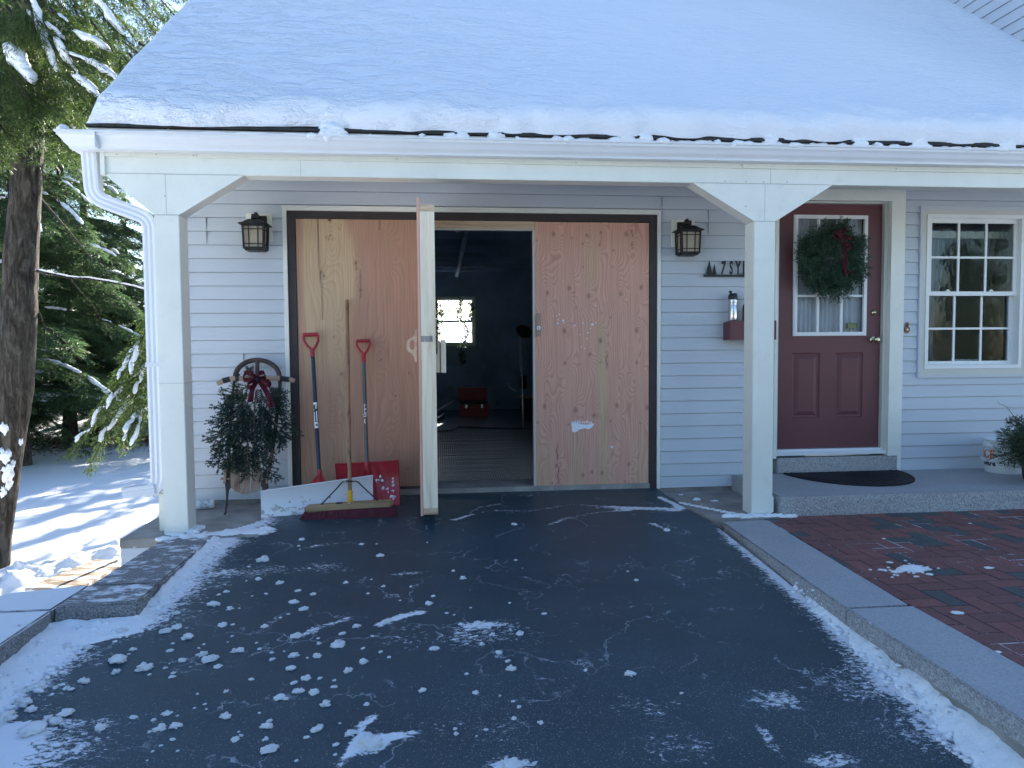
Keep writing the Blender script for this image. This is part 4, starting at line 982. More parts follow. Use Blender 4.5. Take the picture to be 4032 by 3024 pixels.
for px, py, s in [(3585, 2235, .06), (3610, 2245, .045), (3640, 2240, .04), (3560, 2240, .04), (3505, 2214, .02), (3895, 2235, .025), (3770, 2412, .026), (3480, 2120, .012), (3820, 2060, .012), (3470, 2243, .02), (3530, 2250, .03), (3660, 2260, .02), (3930, 2566, .014), (3430, 2452, .01)]:
    q = atZ(px, py, -.08); L.append((q[0], q[1], -.081, s, s*.7, s*.22))
rr = random.Random(2)
for i in range(50):
    q = atZ(3590+rr.gauss(0, 45), 2245+rr.gauss(0, 12), -.08); L.append((q[0], q[1], -.081, .008, .007, .004))
snowpatch('small scattering of loose snow on the brick patio', L)
# snow clumps lying on the drive: each one its own object
z3 = lambda a, b_: (a*.6027, 1700+b_*.6027); zL = lambda a, b_: (a*.4219, 2200+b_*.4219)
CL = [(z3(1720, 840), .055), (z3(1395, 1132), .045), (z3(795, 1310), .042), (z3(1085, 1305), .04), (z3(1160, 1278), .033), (z3(1230, 1345), .042), (z3(770, 1495), .055), (z3(940, 1548), .052), (z3(865, 1425), .026), (z3(1115, 1432), .022), (z3(1375, 1490), .048), (z3(1315, 1460), .035),
      (z3(1565, 1432), .03), (z3(1195, 1494), .024), (z3(755, 1572), .03), (z3(1120, 1605), .022), (z3(1130, 1578), .016), (z3(545, 1632), .035), (z3(1145, 1188), .03), (z3(1500, 1160), .03), (z3(1690, 965), .025), (z3(1825, 990), .032), (z3(1475, 1048), .026), (z3(1915, 1118), .036), (z3(1985, 1160), .034), (z3(1458, 1265), .03), (z3(1730, 1275), .028), (z3(1000, 1278), .018), (z3(1935, 1338), .036), (z3(1740, 1060), .016), (z3(1950, 1040), .022), (z3(2045, 1062), .022), (z3(2070, 1466), .028), (z3(1925, 1465), .03), (z3(1900, 1548), .028), (z3(2000, 1612), .03), (z3(1775, 1490), .02), (z3(1425, 1535), .022), (z3(1460, 922), .018), (z3(1975, 705), .026), (z3(1330, 1390), .012), (z3(1130, 1384), .012), (z3(1675, 1380), .012), (z3(1515, 1337), .014), (z3(1830, 1215), .012), (z3(1885, 1192), .012),
      (zL(210, 1345), .05), (zL(45, 1500), .055), (zL(295, 1610), .06), (zL(290, 1413), .035), (zL(630, 1447), .045), (zL(525, 1528), .042), (zL(320, 1210), .045), (zL(195, 1255), .035), (zL(440, 1510), .035), (zL(950, 1578), .03), (zL(1495, 1590), .035), (zL(1630, 1568), .035), (zL(1550, 1452), .028), (zL(1250, 1482), .022), (zL(625, 1210), .02), (zL(455, 1022), .02), (zL(630, 835), .04), (zL(820, 832), .035)]
CL += [(z8(a, b_), s) for a, b_, s in [(45, 422, .04), (238, 310, .02), (335, 328, .03), (480, 376, .02), (622, 326, .022), (395, 412, .032), (440, 440, .028), (775, 210, .036), (688, 160, .025), (1355, 72, .03), (2020, 98, .032), (1130, 308, .03), (985, 418, .028), (785, 342, .018), (665, 517, .03), (608, 548, .022), (405, 560, .036), (590, 597, .045), (390, 645, .028), (495, 646, .024), (380, 700, .025), (448, 745, .025), (397, 762, .02), (415, 800, .032), (485, 805, .03), (530, 857, .032), (330, 828, .03), (97, 910, .034), (283, 953, .032), (498, 965, .03), (290, 1053, .042), (142, 1010, .022), (713, 856, .018), (700, 672, .028), (630, 710, .032), (958, 795, .026), (1010, 615, .03), (1190, 507, .035), (1380, 548, .028), (1212, 595, .022), (1290, 630, .022), (1340, 702, .034), (1855, 725, .036), (1885, 316, .02), (1485, 462, .02), (1360, 228, .016), (1090, 275, .018), (1000, 385, .016), (1165, 436, .012), (755, 158, .014), (800, 497, .035), (570, 780, .018), (810, 650, .012), (1335, 415, .014), (1118, 507, .016), (1260, 550, .018), (2082, 808, .014), (1850, 276, .01), (1350, 842, .012), (1188, 805, .018), (1098, 962, .012), (1232, 966, .012), (720, 1030, .07), (640, 985, .035), (1340, 1120, .05), (30, 660, .045), (65, 692, .022), (130, 628, .02), (160, 622, .024)]]
rr = random.Random(21)
for i in range(115):
    px = rr.gauss(880, 560); py = rr.uniform(2120, 3000)
    if px < 60 or px > 2500: continue
    CL.append(((px, py), rr.uniform(.006, .018)))
mats_clump = M['snow']; VAR = []
for v in range(7):
    mb = MB(); blob(mb, (0, 0, .18), (1, .58+.05*v, .46), v*5+1, .85, ICO3, freq=2.3)
    if v % 2: blob(mb, (.75, .2, .08), (.4, .3, .18), v+60, .5, ICO2)
    if v % 3 == 0: blob(mb, (-.7, -.3, .06), (.35, .25, .14), v+70, .5, ICO2)
    me = bpy.data.meshes.new('snow_clump'); me.from_pydata(mb.v, [], mb.f); me.materials.append(mats_clump); me.polygons.foreach_set('use_smooth', [True]*len(mb.f)); me.update(); VAR.append(me)
for i, ((px, py), s) in enumerate(CL):
    q = rayD(px, py)
    if not (-.9 < q[0] < 2.98): continue
    o = bpy.data.objects.new('snow_clump', VAR[i % 7]); COL.objects.link(o); o.location = (q[0], q[1], float(dz(q[1]))-.001); o.scale = (s*.66, s*.66, s*.66); o.rotation_euler = (0, 0, rr.uniform(-.6, 1.0)+(3.14 if rr.random() < .5 else 0))
    tag(o, 'white snow clump lying on the dark asphalt driveway', 'snow clump', 'snow clumps scattered on the driveway')
# sheet of plywood lying in the snow on the far left
def board_mat():
    g = G('snowy_board'); n = g.noise(5, 6, .7, g.coord((.5, 1.4, 1))); c = g.ramp(n, [(.42, (.09, .06, .04)), (.50, (.30, .24, .18)), (.53, (.22, .21, .195)), (.58, (.74, .75, .76))]); g.bsdf(c, .85, 0, g.bump(n, .5, .01)); return g.m
pz = -1.24; pts = [zL(235, 272), zL(640, 105), zL(890, 5), zL(1105, 12), zL(1115, 70), zL(800, 240), zL(520, 268)]
pp = [atZ(a, b_, pz) for a, b_ in pts]; mb = MB().prism([(p[0], p[1], pz-.03) for p in pp], (0, 0, .03)); o = mb.build('snowy_board', board_mat()); tag(o, 'brown board streaked with snow lying beside the granite slabs', 'board')
# ================================================================== THINGS
# wall lanterns
def lantern(loc, label):
    t = thing('wall_lantern', label, 'lantern', (0, 0, 0), 'lanterns either side of the garage doors')
    part('mount_block', MB().box(-.097, .097, -.026, -.008, -.11, .108, bev=.004), M['trim'], t)
    part('back_plate', MB().box(-.055, .062, -.045, -.026, -.07, .085, bev=.003), M['darkmetal'], t)
    mb = MB().tube([(0, -.04, .06), (0, -.08, .088), (0, -.12, .088), (0, -.135, .07)], .012, 8).box(-.022, .022, -.16, -.1, .05, .078)
    part('arm', mb, M['darkmetal'], t)
    # pagoda roof
    cy = -.135; mb = MB(); vs = []
    lv = [(.132, -.012), (.129, -.005), (.095, .006), (.074, .020), (.055, .030), (.022, .034)]
    for r, z in lv:
        for k in range(4): a = R(45+90*k); vs.append((r*1.13*math.cos(a)*1.0, cy+r*.95*math.sin(a), .008+z))
    for i in range(5):
        pass
    fs = [(i*4+k, i*4+(k+1) % 4, (i+1)*4+(k+1) % 4, (i+1)*4+k) for i in range(5) for k in range(4)]+[(3, 2, 1, 0), (20, 21, 22, 23)]
    mb.add(vs, fs); part('lantern_roof', mb, M['darkmetal'], t)
    w0, w1, zt, zb = .076, .070, .0, -.185
    mb = MB()
    def cr(z): k = (z-zb)/(zt-zb); return w1+(w0-w1)*k
    for sx in (-1, 1):
        for sy in (-1, 1): mb.bar((sx*cr(zb), cy+sy*cr(zb), zb), (sx*cr(zt), cy+sy*cr(zt), zt), .012, .012)
    for z, h in ((-.012, .016), (-.042, .006), (-.150, .006), (-.180, .014)):
        r = cr(z)+.005
        mb.box(-r, r, cy-r, cy-r+.01, z-h/2, z+h/2).box(-r, r, cy+r-.01, cy+r, z-h/2, z+h/2).box(-r, -r+.01, cy-r+.01, cy+r-.01, z-h/2, z+h/2).box(r-.01, r, cy-r+.01, cy+r-.01, z-h/2, z+h/2)
    for q in (-.034, .034):
        mb.bar((q*.95, cy-cr(zb), zb), (q, cy-cr(zt), zt), .006, .007); mb.bar((-cr(zb), cy+q, zb), (-cr(zt), cy+q, zt), .006, .007, (1, 0, 0)); mb.bar((cr(zb), cy+q, zb), (cr(zt), cy+q, zt), .006, .007, (1, 0, 0))
    mb.box(-.066, .066, cy-.066, cy+.066, zb-.012, zb-.006)
    part('lantern_frame', mb, M['darkmetal'], t)
    mb = MB(); vs = [(sx*(r-.004), cy+sy*(r-.004), z) for r, z in ((w1, zb), (w0, zt)) for sx, sy in ((-1, -1), (1, -1), (1, 1), (-1, 1))]
    mb.add(vs, [(0, 1, 5, 4), (1, 2, 6, 5), (2, 3, 7, 6), (3, 0, 4, 7)]); part('glass', mb, M['amber'], t)
    t.location = loc; return t
def place_copy(src, loc, label):
    r = src.copy(); COL.objects.link(r); r.location = loc; r['label'] = label
    for ch in list(src.children): c = ch.copy(); COL.objects.link(c); c.parent = r
    return r
l1 = lantern((-.204, 0, 2.068), 'bronze wall lantern above the sled, left of the garage doors')
place_copy(l1, (3.153, 0, 2.054), 'bronze wall lantern above the house sign, right of the garage doors')

# house sign
t = thing('house_sign', 'black cut-metal house sign with two pine trees and lettering on the siding', 'sign', (3.6, -.03, 1.71))
zs_ = lambda a, b, y=-.03: atY(2600+a*.2411, 1000+b*.2411, y)
a = zs_(703, 372); c = zs_(703, 340)
part('sign_bar', MB().box(a[0], 3.86, -.034, -.028, a[2], c[2]), M['blackmetal'], t)
def pine(mb, cx, base, top, wid):
    p0 = zs_(cx, base); p1 = zs_(cx, top); w = wid*.2411/FPX*5.8; n = 9; H = p1[2]-p0[2]; L = []; Rr = []
    for i in range(n):
        k = 1-i/n; z = p0[2]+H*(.05+.9*i/n); L += [(-w*k*.9-.002, z), (-w*k*.70, z+H*.055)]
    pts = [(-.004, p0[2]), (-.004, p0[2]+H*.05)]+L+[(0, p1[2])]+[(-x, z) for x, z in reversed(L)]+[(.004, p0[2]+H*.05), (.004, p0[2])]
    c = [(p0[0]+x, -.034, z) for x, z in pts]
    # triangulated silhouette, extruded
    bm = bmesh.new(); v = [bm.verts.new(q) for q in c]; es = [bm.edges.new((v[i], v[(i+1) % len(v)])) for i in range(len(v))]
    bmesh.ops.triangle_fill(bm, edges=es, use_beauty=True); r = bmesh.ops.extrude_face_region(bm, geom=bm.faces[:]); bmesh.ops.translate(bm, verts=[q for q in r['geom'] if isinstance(q, bmesh.types.BMVert)], vec=(0, .006, 0)); mb.bm(bm)
mb = MB(); pine(mb, 797, 345, 98, 62); part('pine_shape', mb, M['blackmetal'], t)
mb = MB(); pine(mb, 880, 345, 160, 42); part('pine_shape', mb, M['blackmetal'], t)
def letters(body, x, z, hgt, sx, y, th, mat, parent, name='lettering', shear=0.0, bold=0.0):
    vs, fs = text_mesh(body, 1.0, sx, shear, .5, bold); h = max(v[1] for v in vs)-min(v[1] for v in vs); k = hgt/h; z0_ = min(v[1] for v in vs)
    mb = MB().add([(x+a*k, y+(-c)*th, z+(b-z0_)*k) for a, b, c in vs], fs); return part(name, mb, mat, parent)
p7 = zs_(990, 338); pt = zs_(990, 118); hS = pt[2]-p7[2]
letters('7', zs_(985, 340)[0], p7[2], hS, .50, -.031, .006, M['blackmetal'], t, bold=.03, shear=.12)
letters('S', zs_(1128, 340)[0], p7[2], hS*1.03, .42, -.031, .006, M['blackmetal'], t, bold=.03)
letters('Y', zs_(1228, 340)[0], p7[2], hS*1.03, .46, -.031, .006, M['blackmetal'], t, bold=.035)
letters('L', zs_(1338, 340)[0], p7[2], hS*1.03, .55, -.031, .006, M['blackmetal'], t, bold=.035)

# maroon wall box with bottles
t = thing('wall_box', 'maroon open wooden box fixed to the siding behind the right post', 'box', (3.7, 0, 1.18))
bx0, bx1, bz0, bz1 = 3.502, 3.892, 1.180, 1.336
mb = MB().box(bx0, bx1, -.155, -.143, bz0, bz1, bev=.002).box(bx0, bx1, -.143, -.013, bz0, bz0+.012)
mb.prism([(bx0, -.143, bz0+.012), (bx0, -.013, bz0+.012), (bx0, -.013, bz1-.012), (bx0, -.143, bz1-.001)], (.014, 0, 0)).prism([(bx1-.014, -.143, bz0+.012), (bx1-.014, -.013, bz0+.012), (bx1-.014, -.013, bz1-.012), (bx1-.014, -.143, bz1-.001)], (.014, 0, 0))
mb.box(bx0+.014, bx1-.014, -.025, -.013, bz0+.012, bz1-.02)
part('body', mb, M['maroon'], t)
part('shelf', MB().box(bx0+.014, bx1-.014, -.143, -.025, bz1-.03, bz1-.018), M['maroon'], t)
q = atY(2600+1182*.2411, 1000+1080*.2411, -.09); zc = bz1-.018
t = thing('water_bottle', 'stainless steel bottle with a black flip lid standing in the wall box', 'bottle', (q[0], -.09, zc))
mb = MB().lathe([(0, 0), (.034, 0), (.0365, .004), (.0365, .145), (.034, .15), (.0365, .154), (.0365, .16), (.034, .164), (.0365, .168), (.0365, .192), (.033, .198)], (q[0], -.09, zc), 28); part('body', mb, M['steel'], t)
mb = MB().lathe([(.036, .19), (.0375, .194), (.0375, .222), (.034, .232), (.026, .236), (0, .237)], (q[0], -.09, zc), 24); part('lid', mb, M['blackplastic'], t)
mb = MB().tube([(q[0]-.018, -.1, zc+.225), (q[0]-.02, -.1, zc+.242), (q[0]-.030, -.1, zc+.262)], [.011, .011, .012], 10).box(q[0]+.005, q[0]+.028, -.105, -.075, zc+.23, zc+.243); part('spout', mb, M['blackplastic'], t)
q = atY(2600+1375*.2411, 1000+1080*.2411, -.09)
t = thing('dark_bottle', 'dark brown glass bottle half hidden behind the right porch post', 'bottle', (q[0]+.016, -.09, zc))
mb = MB().lathe([(0, 0), (.03, 0), (.033, .006), (.033, .12), (.028, .145), (.014, .165), (.0125, .21), (.0145, .212), (.0145, .222), (0, .223)], (q[0]+.016, -.09, zc), 24); part('body', mb, M['amberbottle'], t)
mb = MB().lathe([(.0145, .2225), (.016, .226), (.016, .24), (0, .241)], (q[0]+.016, -.09, zc), 16); part('cap', mb, M['blackplastic'], t)

# pineapple door bell
t = thing('door_bell', 'bronze pineapple-shaped doorbell plate between the door and window', 'doorbell', (5.13, -.012, 1.28))
pb = lambda a, b: atY(3100+a*.2712, 1150+b*.2712, -.018)
ce = pb(1740, 545); mb = MB(); n = 20; rx, rz = .0235, .031
mb.prism([(ce[0]+rx*math.cos(2*math.pi*k/n), -.02, ce[2]+rz*math.sin(2*math.pi*k/n)) for k in range(n)], (0, .008, 0)); part('plate', mb, M['bronze'], t)
mb = MB(); zb = ce[2]+rz-.004
for dx, h, w in ((0, .040, .008), (-.008, .036, .007), (.008, .036, .007), (-.013, .026, .006), (.013, .026, .006), (-.012, .014, .006), (.012, .014, .006)):
    mb.prism([(ce[0]+dx*.3-w/2, -.0215, zb), (ce[0]+dx*.3+w/2, -.0215, zb), (ce[0]+dx*1.25, -.0215, zb+h)], (0, .006, 0))
part('leaves', mb, M['bronze'], t)
mb = MB(); mb.lathe([(0, .024), (.006, .0235), (.009, .0205), (.009, .0195)], (ce[0]+.002, 0, ce[2]), 14, axis='y'); part('button', mb, M['white'], t)

# door mat
pts = [(4.02+1.0*.0, -.055)]; N = 30; cx, rx, ry = 4.52, .51, .62
mb = MB(); o_ = [(cx-rx, -.055)]+[(cx-rx*math.cos(math.pi*k/N), -.055-ry*math.sin(math.pi*k/N)) for k in range(1, N)]+[(cx+rx, -.055)]
mb.prism([(x, y, .0585) for x, y in o_[::-1]], (0, 0, .008))
for rr_ in (.97, .86):
    for k in range(N):
        a0, a1 = math.pi*k/N, math.pi*(k+1)/N; mb.bar((cx-rx*rr_*math.cos(a0), -.06-ry*rr_*math.sin(a0)*.99, .0675), (cx-rx*rr_*math.cos(a1), -.06-ry*rr_*math.sin(a1)*.99, .0675), .016, .006, (0, 0, 1))
for k in range(1, 18):
    a = math.pi*k/18; mb.bar((cx-rx*.15*math.cos(a), -.06-ry*.15*math.sin(a), .0675), (cx-rx*.8*math.cos(a), -.06-ry*.8*math.sin(a), .0675), .012, .006, (0, 0, 1))
o = mb.build('door_mat', M['mat']); tag(o, 'dark half-round rubber doormat with a sunburst pattern on the granite step', 'doormat')

# bucket
bc = (5.865, -.215); bz = .0575
t = thing('bucket', 'white plastic bucket with orange and black print behind the evergreen pot', 'bucket', (bc[0], bc[1], bz))
prof = [(0, 0), (.128, 0), (.131, .006), (.142, .20), (.1425, .205), (.147, .206), (.148, .245), (.144, .247), (.144, .268), (.15, .269), (.151, .278), (.146, .28), (.141, .278), (.128, .02), (0, .015)]
mb = MB().lathe(prof, (bc[0], bc[1], bz), 40); part('body', mb, M['white'], t)
def wraptext(body, ang0, z, hgt, mat, name, sx=1.0, bold=0.0, shear=0.0):
    vs, fs = text_mesh(body, 1.0, sx, shear, 0, bold); z0_ = min(v[1] for v in vs); h = max(v[1] for v in vs)-z0_; k = hgt/h; xmax = max(v[0] for v in vs); out = []
    for a, b, c in vs:
        zz_ = z+(b-z0_)*k; r = .131+(.011*(zz_-.006)/.195)+.0012; an = ang0+(a-xmax)*k/.137; out.append((bc[0]+r*math.sin(an), bc[1]-r*math.cos(an), bz+zz_))
    return part(name, MB().add(out, fs), mat, t)
vdir = math.atan2(bc[0]-CAM[0], bc[1]-CAM[1])          # camera bearing
wraptext('ACE', -vdir-.42, .118, .078, M['orange'], 'lettering', .85, .03, .1)
wraptext('Hardware', -vdir-.40, .058, .044, M['ink'], 'lettering', .95, .035)
mb = MB(); an0 = -vdir-1.35
mb.tube([(bc[0]+.155*math.sin(an0), bc[1]-.155*math.cos(an0), bz+.115), (bc[0]+.16*math.sin(an0+.1), bc[1]-.16*math.cos(an0+.1), bz+.11), (bc[0]+.16*math.sin(an0+.45), bc[1]-.16*math.cos(an0+.45), bz+.10)], .009, 8); part('handle_grip', mb, M['white'], t)
mb = MB(); mb.tube([(bc[0]+.146*math.sin(an0+.45+k*.16), bc[1]-.146*math.cos(an0+.45+k*.16), bz+.10+.012*k) for k in range(9)], .002, 6); part('handle_wire', mb, M['blackmetal'], t)
mb = MB(); q0 = -vdir+.55
for da, za, zb_ in ((0, .06, .13), (.4, .06, .13)):
    mb.bar((bc[0]+.1385*math.sin(q0+da), bc[1]-.1385*math.cos(q0+da), bz+za), (bc[0]+.1415*math.sin(q0+da), bc[1]-.1415*math.cos(q0+da), bz+zb_), .003, .002)
for zz_ in (.06, .13):
    for k in range(4): mb.bar((bc[0]+.1402*math.sin(q0+.1*k), bc[1]-.1402*math.cos(q0+.1*k), bz+zz_), (bc[0]+.1402*math.sin(q0+.1*(k+1)), bc[1]-.1402*math.cos(q0+.1*(k+1)), bz+zz_), .003, .003)
part('label_box', mb, M['ink'], t)

# ---- evergreen sprig generator -----------------------------------
def needles(S, D, n_per_m, ln, w, rng, spread=.9, updown=.35, fwd=.55):
    """needle quads along segments S (N,3)->S+D (N,3)"""
    L = np.linalg.norm(D, axis=1); cnt = np.maximum(2, (L*n_per_m).astype(int)); idx = np.repeat(np.arange(len(S)), cnt)
    t = rng.random(len(idx)); p = S[idx]+D[idx]*t[:, None]; d = D[idx]/L[idx][:, None]
    rv = rng.normal(size=(len(idx), 3)); rv[:, 2] *= updown/.9; rv -= d*(rv*d).sum(1)[:, None]; rv /= np.linalg.norm(rv, axis=1)[:, None]+1e-9
    nd = d*fwd+rv*spread; nd /= np.linalg.norm(nd, axis=1)[:, None]
    l = ln*(.7+.6*rng.random(len(idx)))[:, None]; sd = np.cross(nd, rng.normal(size=(len(idx), 3))); sd /= np.linalg.norm(sd, axis=1)[:, None]+1e-9; sd *= w/2
    e = p+nd*l
    return np.stack([p-sd*.7, p+sd*.7, e+sd*.5, e-sd*.5], 1)
def fir_bough(p0, p1, bow, twigs, tl, rng, nrm=(0, -1, 0), den=420, ln=.022, w=.0042, taper=.75):
    """main stem p0->p1, herringbone twigs in plane; returns needle quads and stem segments"""
    p0 = np.array(p0, float); p1 = np.array(p1, float); n = np.array(nrm, float); ax_ = p1-p0; L = np.linalg.norm(ax_); u = ax_/L; s = np.cross(u, n); s /= np.linalg.norm(s)
    f = lambda t: p0+ax_*t+np.array(bow)*np.sin(t*math.pi*.9)
    S = []; D = []; K = 10
    for i in range(K): S.append(f(i/K)); D.append(f((i+1)/K)-f(i/K))
    st = [f(i/8) for i in range(9)]; tw = []
    for i in range(twigs):
        t = .12+.85*i/twigs
        for sg in (-1, 1):
            l = tl*(1-taper*t)*(.75+.5*rng.random()); dr = u*.72+s*sg*.70+n*rng.normal(0, .22); dr /= np.linalg.norm(dr); a = f(t+.02*rng.random())
            m = a+dr*l*.55; e = m+(dr*.9+u*.35+np.array([0, 0, -.12]))*l*.45
            S += [a, m]; D += [m-a, e-m]; tw.append((a, m, e))
            if l > .085:
                for sg2 in (-1, 1):
                    q = a+dr*l*.5; d2 = dr*.75+s*sg2*.5+u*.2; S.append(q); D.append(d2*l*.42)
    return needles(np.array(S), np.array(D), den, ln, w, rng), st, tw
def needle_mat(name, c0, c1, trans=.25, rough=.55, nsc=16):
    g = G(name); ge = g.n('ShaderNodeNewGeometry'); rf = g.math('MULTIPLY_ADD', g.noise(nsc, 2, .6), 1.7, g.math('MULTIPLY_ADD', (ge, 'Random Per Island'), .5, -.6), clamp=True); cr = g.ramp(rf, [(0, c0), (1, c1)])
    p = g.n('ShaderNodeBsdfPrincipled', {'Base Color': cr, 'Roughness': rough, 'Specular IOR Level': .35}); tr = g.n('ShaderNodeBsdfTranslucent', {'Color': g.ramp(rf, [(0, tuple(x*1.3 for x in c0)), (1, tuple(x*1.6 for x in c1))])})
    mx = g.n('ShaderNodeMixShader', {0: trans, 1: p, 2: tr}); g.t.links.new(mx.outputs[0], g.out.inputs[0]); return g.m
M['fir'] = needle_mat('fir_needles', (.012, .032, .030), (.050, .092, .078))
M['wreathgreen'] = needle_mat('wreath_needles', (.018, .048, .032), (.095, .165, .105))
M['pinegreen'] = needle_mat('pine_needles', (.025, .05, .03), (.075, .11, .06))
M['twig'] = simple('green_brown_twig', (.16, .13, .075), .7, var=.3)
def plaid_mat():
    g = G('buffalo_plaid'); uv = g.n('ShaderNodeUVMap'); sx = g.n('ShaderNodeSeparateXYZ', {0: uv})
    st = lambda k: g.math('LESS_THAN', g.math('FRACT', g.math('MULTIPLY', (sx, k), 1/.027)), .5)
    s = g.math('MULTIPLY', g.math('ADD', st(0), st(1)), .5)
    c = g.ramp(s, [(0, (.14, .010, .025)), (.25, (.055, .009, .017)), (.75, (.012, .010, .018))], 'CONSTANT')
    g.bsdf(c, .85, 0, g.bump(g.noise(300, 2, .6), .2, .002), .2); return g.m
M['plaid'] = plaid_mat()
def ribbon(mb, pts, w, side, waves=0.0, n=26):
    """cloth strip through control points (Catmull-Rom); side = width direction"""
    P_ = [np.array(p, float) for p in pts]; P_ = [2*P_[0]-P_[1]]+P_+[2*P_[-1]-P_[-2]]; C = []
    for i in range(1, len(P_)-2):
        for k in range(n//(len(P_)-3)+1):
            t = k/(n//(len(P_)-3)+1); a, b_, c, d = P_[i-1:i+3]; C.append(.5*((2*b_)+(-a+c)*t+(2*a-5*b_+4*c-d)*t*t+(-a+3*b_-3*c+d)*t**3))
    C.append(P_[-2]); s = 0; vs = []; uvs = []
    sd = np.array(side, float) if np.ndim(side) == 1 else None
    for i, p in enumerate(C):
        if i: s += np.linalg.norm(p-C[i-1])
        S_ = sd if sd is not None else side[0]*(1-i/len(C))+side[1]*(i/len(C)); S_ = S_/np.linalg.norm(S_)
        for j in range(5):
            q = (j/4-.5); vs.append(p+S_*w*q+np.array([0, -1, 0])*waves*math.cos(q*math.pi*1.5+i*.3)); uvs.append((q*w+.3, s))
    fs = [(i*5+j, i*5+j+1, (i+1)*5+j+1, (i+1)*5+j) for i in range(len(C)-1) for j in range(4)]
    mb.add(vs, fs, 0, True, uvs)
# ---- wreath --------------------------------------------------------
wp_ = lambda a, b, y=-.05: atY(3000+a*.4822, 650+b*.4822, y)
wc = wp_(562, 775); rng = np.random.default_rng(5)
t = thing('wreath', 'round evergreen wreath with a red plaid bow on the maroon door', 'wreath', (wc[0], -.02, wc[2]))
Q = []; RW = .185
for i in range(190):
    a = 2*math.pi*i/190*3+rng.normal(0, .05); r = RW*(.58+.62*rng.random()); p = np.array([wc[0]+r*math.cos(a)*.98, -.045-.055*rng.random(), wc[2]+r*math.sin(a)*1.04])
    tang = np.array([-math.sin(a), 0, math.cos(a)]); rad = np.array([math.cos(a), 0, math.sin(a)])
    d = -tang*(.5+.5*rng.random())+rad*rng.normal(.35, .75)+np.array([0, -rng.random()*.6+.1, -.12]); d /= np.linalg.norm(d)
    q, st, tw = fir_bough(p, p+d*(.10+.07*rng.random()), (0, 0, 0), 4, .07, rng, (0.1, -1, 0.1), 430, .017, .0058, .4); Q.append(q)
ex = wp_(700, 430); q, st, tw = fir_bough(wp_(640, 560), ex, (0, 0, 0), 5, .05, rng, (0, -1, 0), 600, .02, .0045); Q.append(q)
q, st, tw = fir_bough(wp_(800, 800), wp_(895, 850), (0, 0, 0), 3, .05, rng, (0, -1, 0), 500, .02, .004); Q.append(q)
part('greenery', MB().quads(np.concatenate(Q)), M['wreathgreen'], t)
part('wire_ring', MB().tube([(wc[0]+RW*math.cos(2*math.pi*k/24), -.03, wc[2]+RW*math.sin(2*math.pi*k/24)) for k in range(25)], .012, 6), M['twig'], t)
mb = MB(); y = -.135; b_ = lambda a, c, yy=y: wp_(a, c, yy)
X1 = np.array([1, 0, .1])
ribbon(mb, [b_(660, 600), b_(672, 680), b_(682, 760), b_(680, 840), b_(690, 900)], .030, (1, -.2, .0), .004)
ribbon(mb, [b_(660, 610), b_(630, 560, y-.03), b_(600, 540, y-.02), b_(590, 580, y), b_(650, 620)], .030, (.4, -.3, .9), .003)
ribbon(mb, [b_(665, 610), b_(700, 590, y-.03), b_(735, 600, y-.02), b_(725, 650, y), b_(660, 625)], .030, (-.3, -.3, .9), .003)
ribbon(mb, [b_(660, 600), b_(655, 550, y-.03), b_(675, 510, y-.01), b_(690, 540, y+.01)], .028, (.9, -.3, .2), .003)
ribbon(mb, [b_(660, 640), b_(705, 680, y-.03), b_(735, 665, y), b_(700, 640, y+.01)], .028, (.2, -.5, .9), .003)
ribbon(mb, [b_(690, 860), b_(720, 870), b_(745, 885)], .010, (.2, 0, 1), .001)
part('bow', mb, M['plaid'], t)

# ---- potted evergreens at the right edge ---------------------------
pz_ = lambda a, b, y=-.45: atY(3500+a*.3014, 1500+b*.3014, y)
t = thing('evergreen_pot', 'dark pot of cut pine boughs on the granite step at the right', 'potted plant', (5.86, -.62, .0575))
mb = MB().lathe([(0, 0), (.125, 0), (.13, .01), (.155, .19), (.165, .19), (.168, .215), (.15, .215), (.15, .18), (0, .17)], (5.86, -.62, .0575), 28); part('pot', mb, M['pot'], t)
Q = []; ST = MB(); root = np.array([5.86, -.62, .26])
for (a, b, yy, tl, kind) in [(1500, 520, -.55, .11, 0), (1570, 500, -.6, .12, 0), (1640, 480, -.62, .10, 0), (1385, 670, -.6, .11, 0), (1390, 760, -.68, .12, 0), (1480, 640, -.7, .12, 0), (1340, 1030, -.72, .09, 1), (1420, 1100, -.74, .10, 1), (1500, 900, -.76, .1, 1), (1560, 1090, -.78, .10, 1), (1600, 1000, -.74, .1, 1), (1690, 1130, -.78, .1, 1), (1740, 1160, -.76, .1, 1), (1400, 850, -.7, .1, 1), (1650, 700, -.7, .12, 0), (1720, 600, -.6, .12, 0), (1760, 800, -.72, .12, 1), (1850, 600, -.5, .12, 0), (1950, 800, -.6, .12, 0), (1900, 1000, -.7, .1, 1), (1620, 860, -.76, .12, 1), (1540, 760, -.74, .12, 1)]:
    e = pz_(a, b, yy); 
    if kind == 0: q, st, tw = fir_bough(root, e, (0, -.03, .03), 7, tl, rng, (.1, -1, .1), 330, .028, .0055)
    else:
        q, st, tw = fir_bough(root, e, (0, -.06, .06), 6, tl, rng, (.1, -1, .3), 230, .07, .0045, .5)
    Q.append(q); ST.tube(st, .004, 5)
part('pine_boughs', MB().quads(np.concatenate(Q)), M['pinegreen'], t)
ST.tube([root, pz_(1650, 480, -.55), pz_(1540, 340, -.5), pz_(1450, 300, -.5), pz_(1415, 262, -.5)], [.004, .003, .0025, .002, .001], 5).tube([root, pz_(1660, 540, -.55), pz_(1565, 448, -.55)], .002, 5)
part('stems', ST, M['twig'], t)

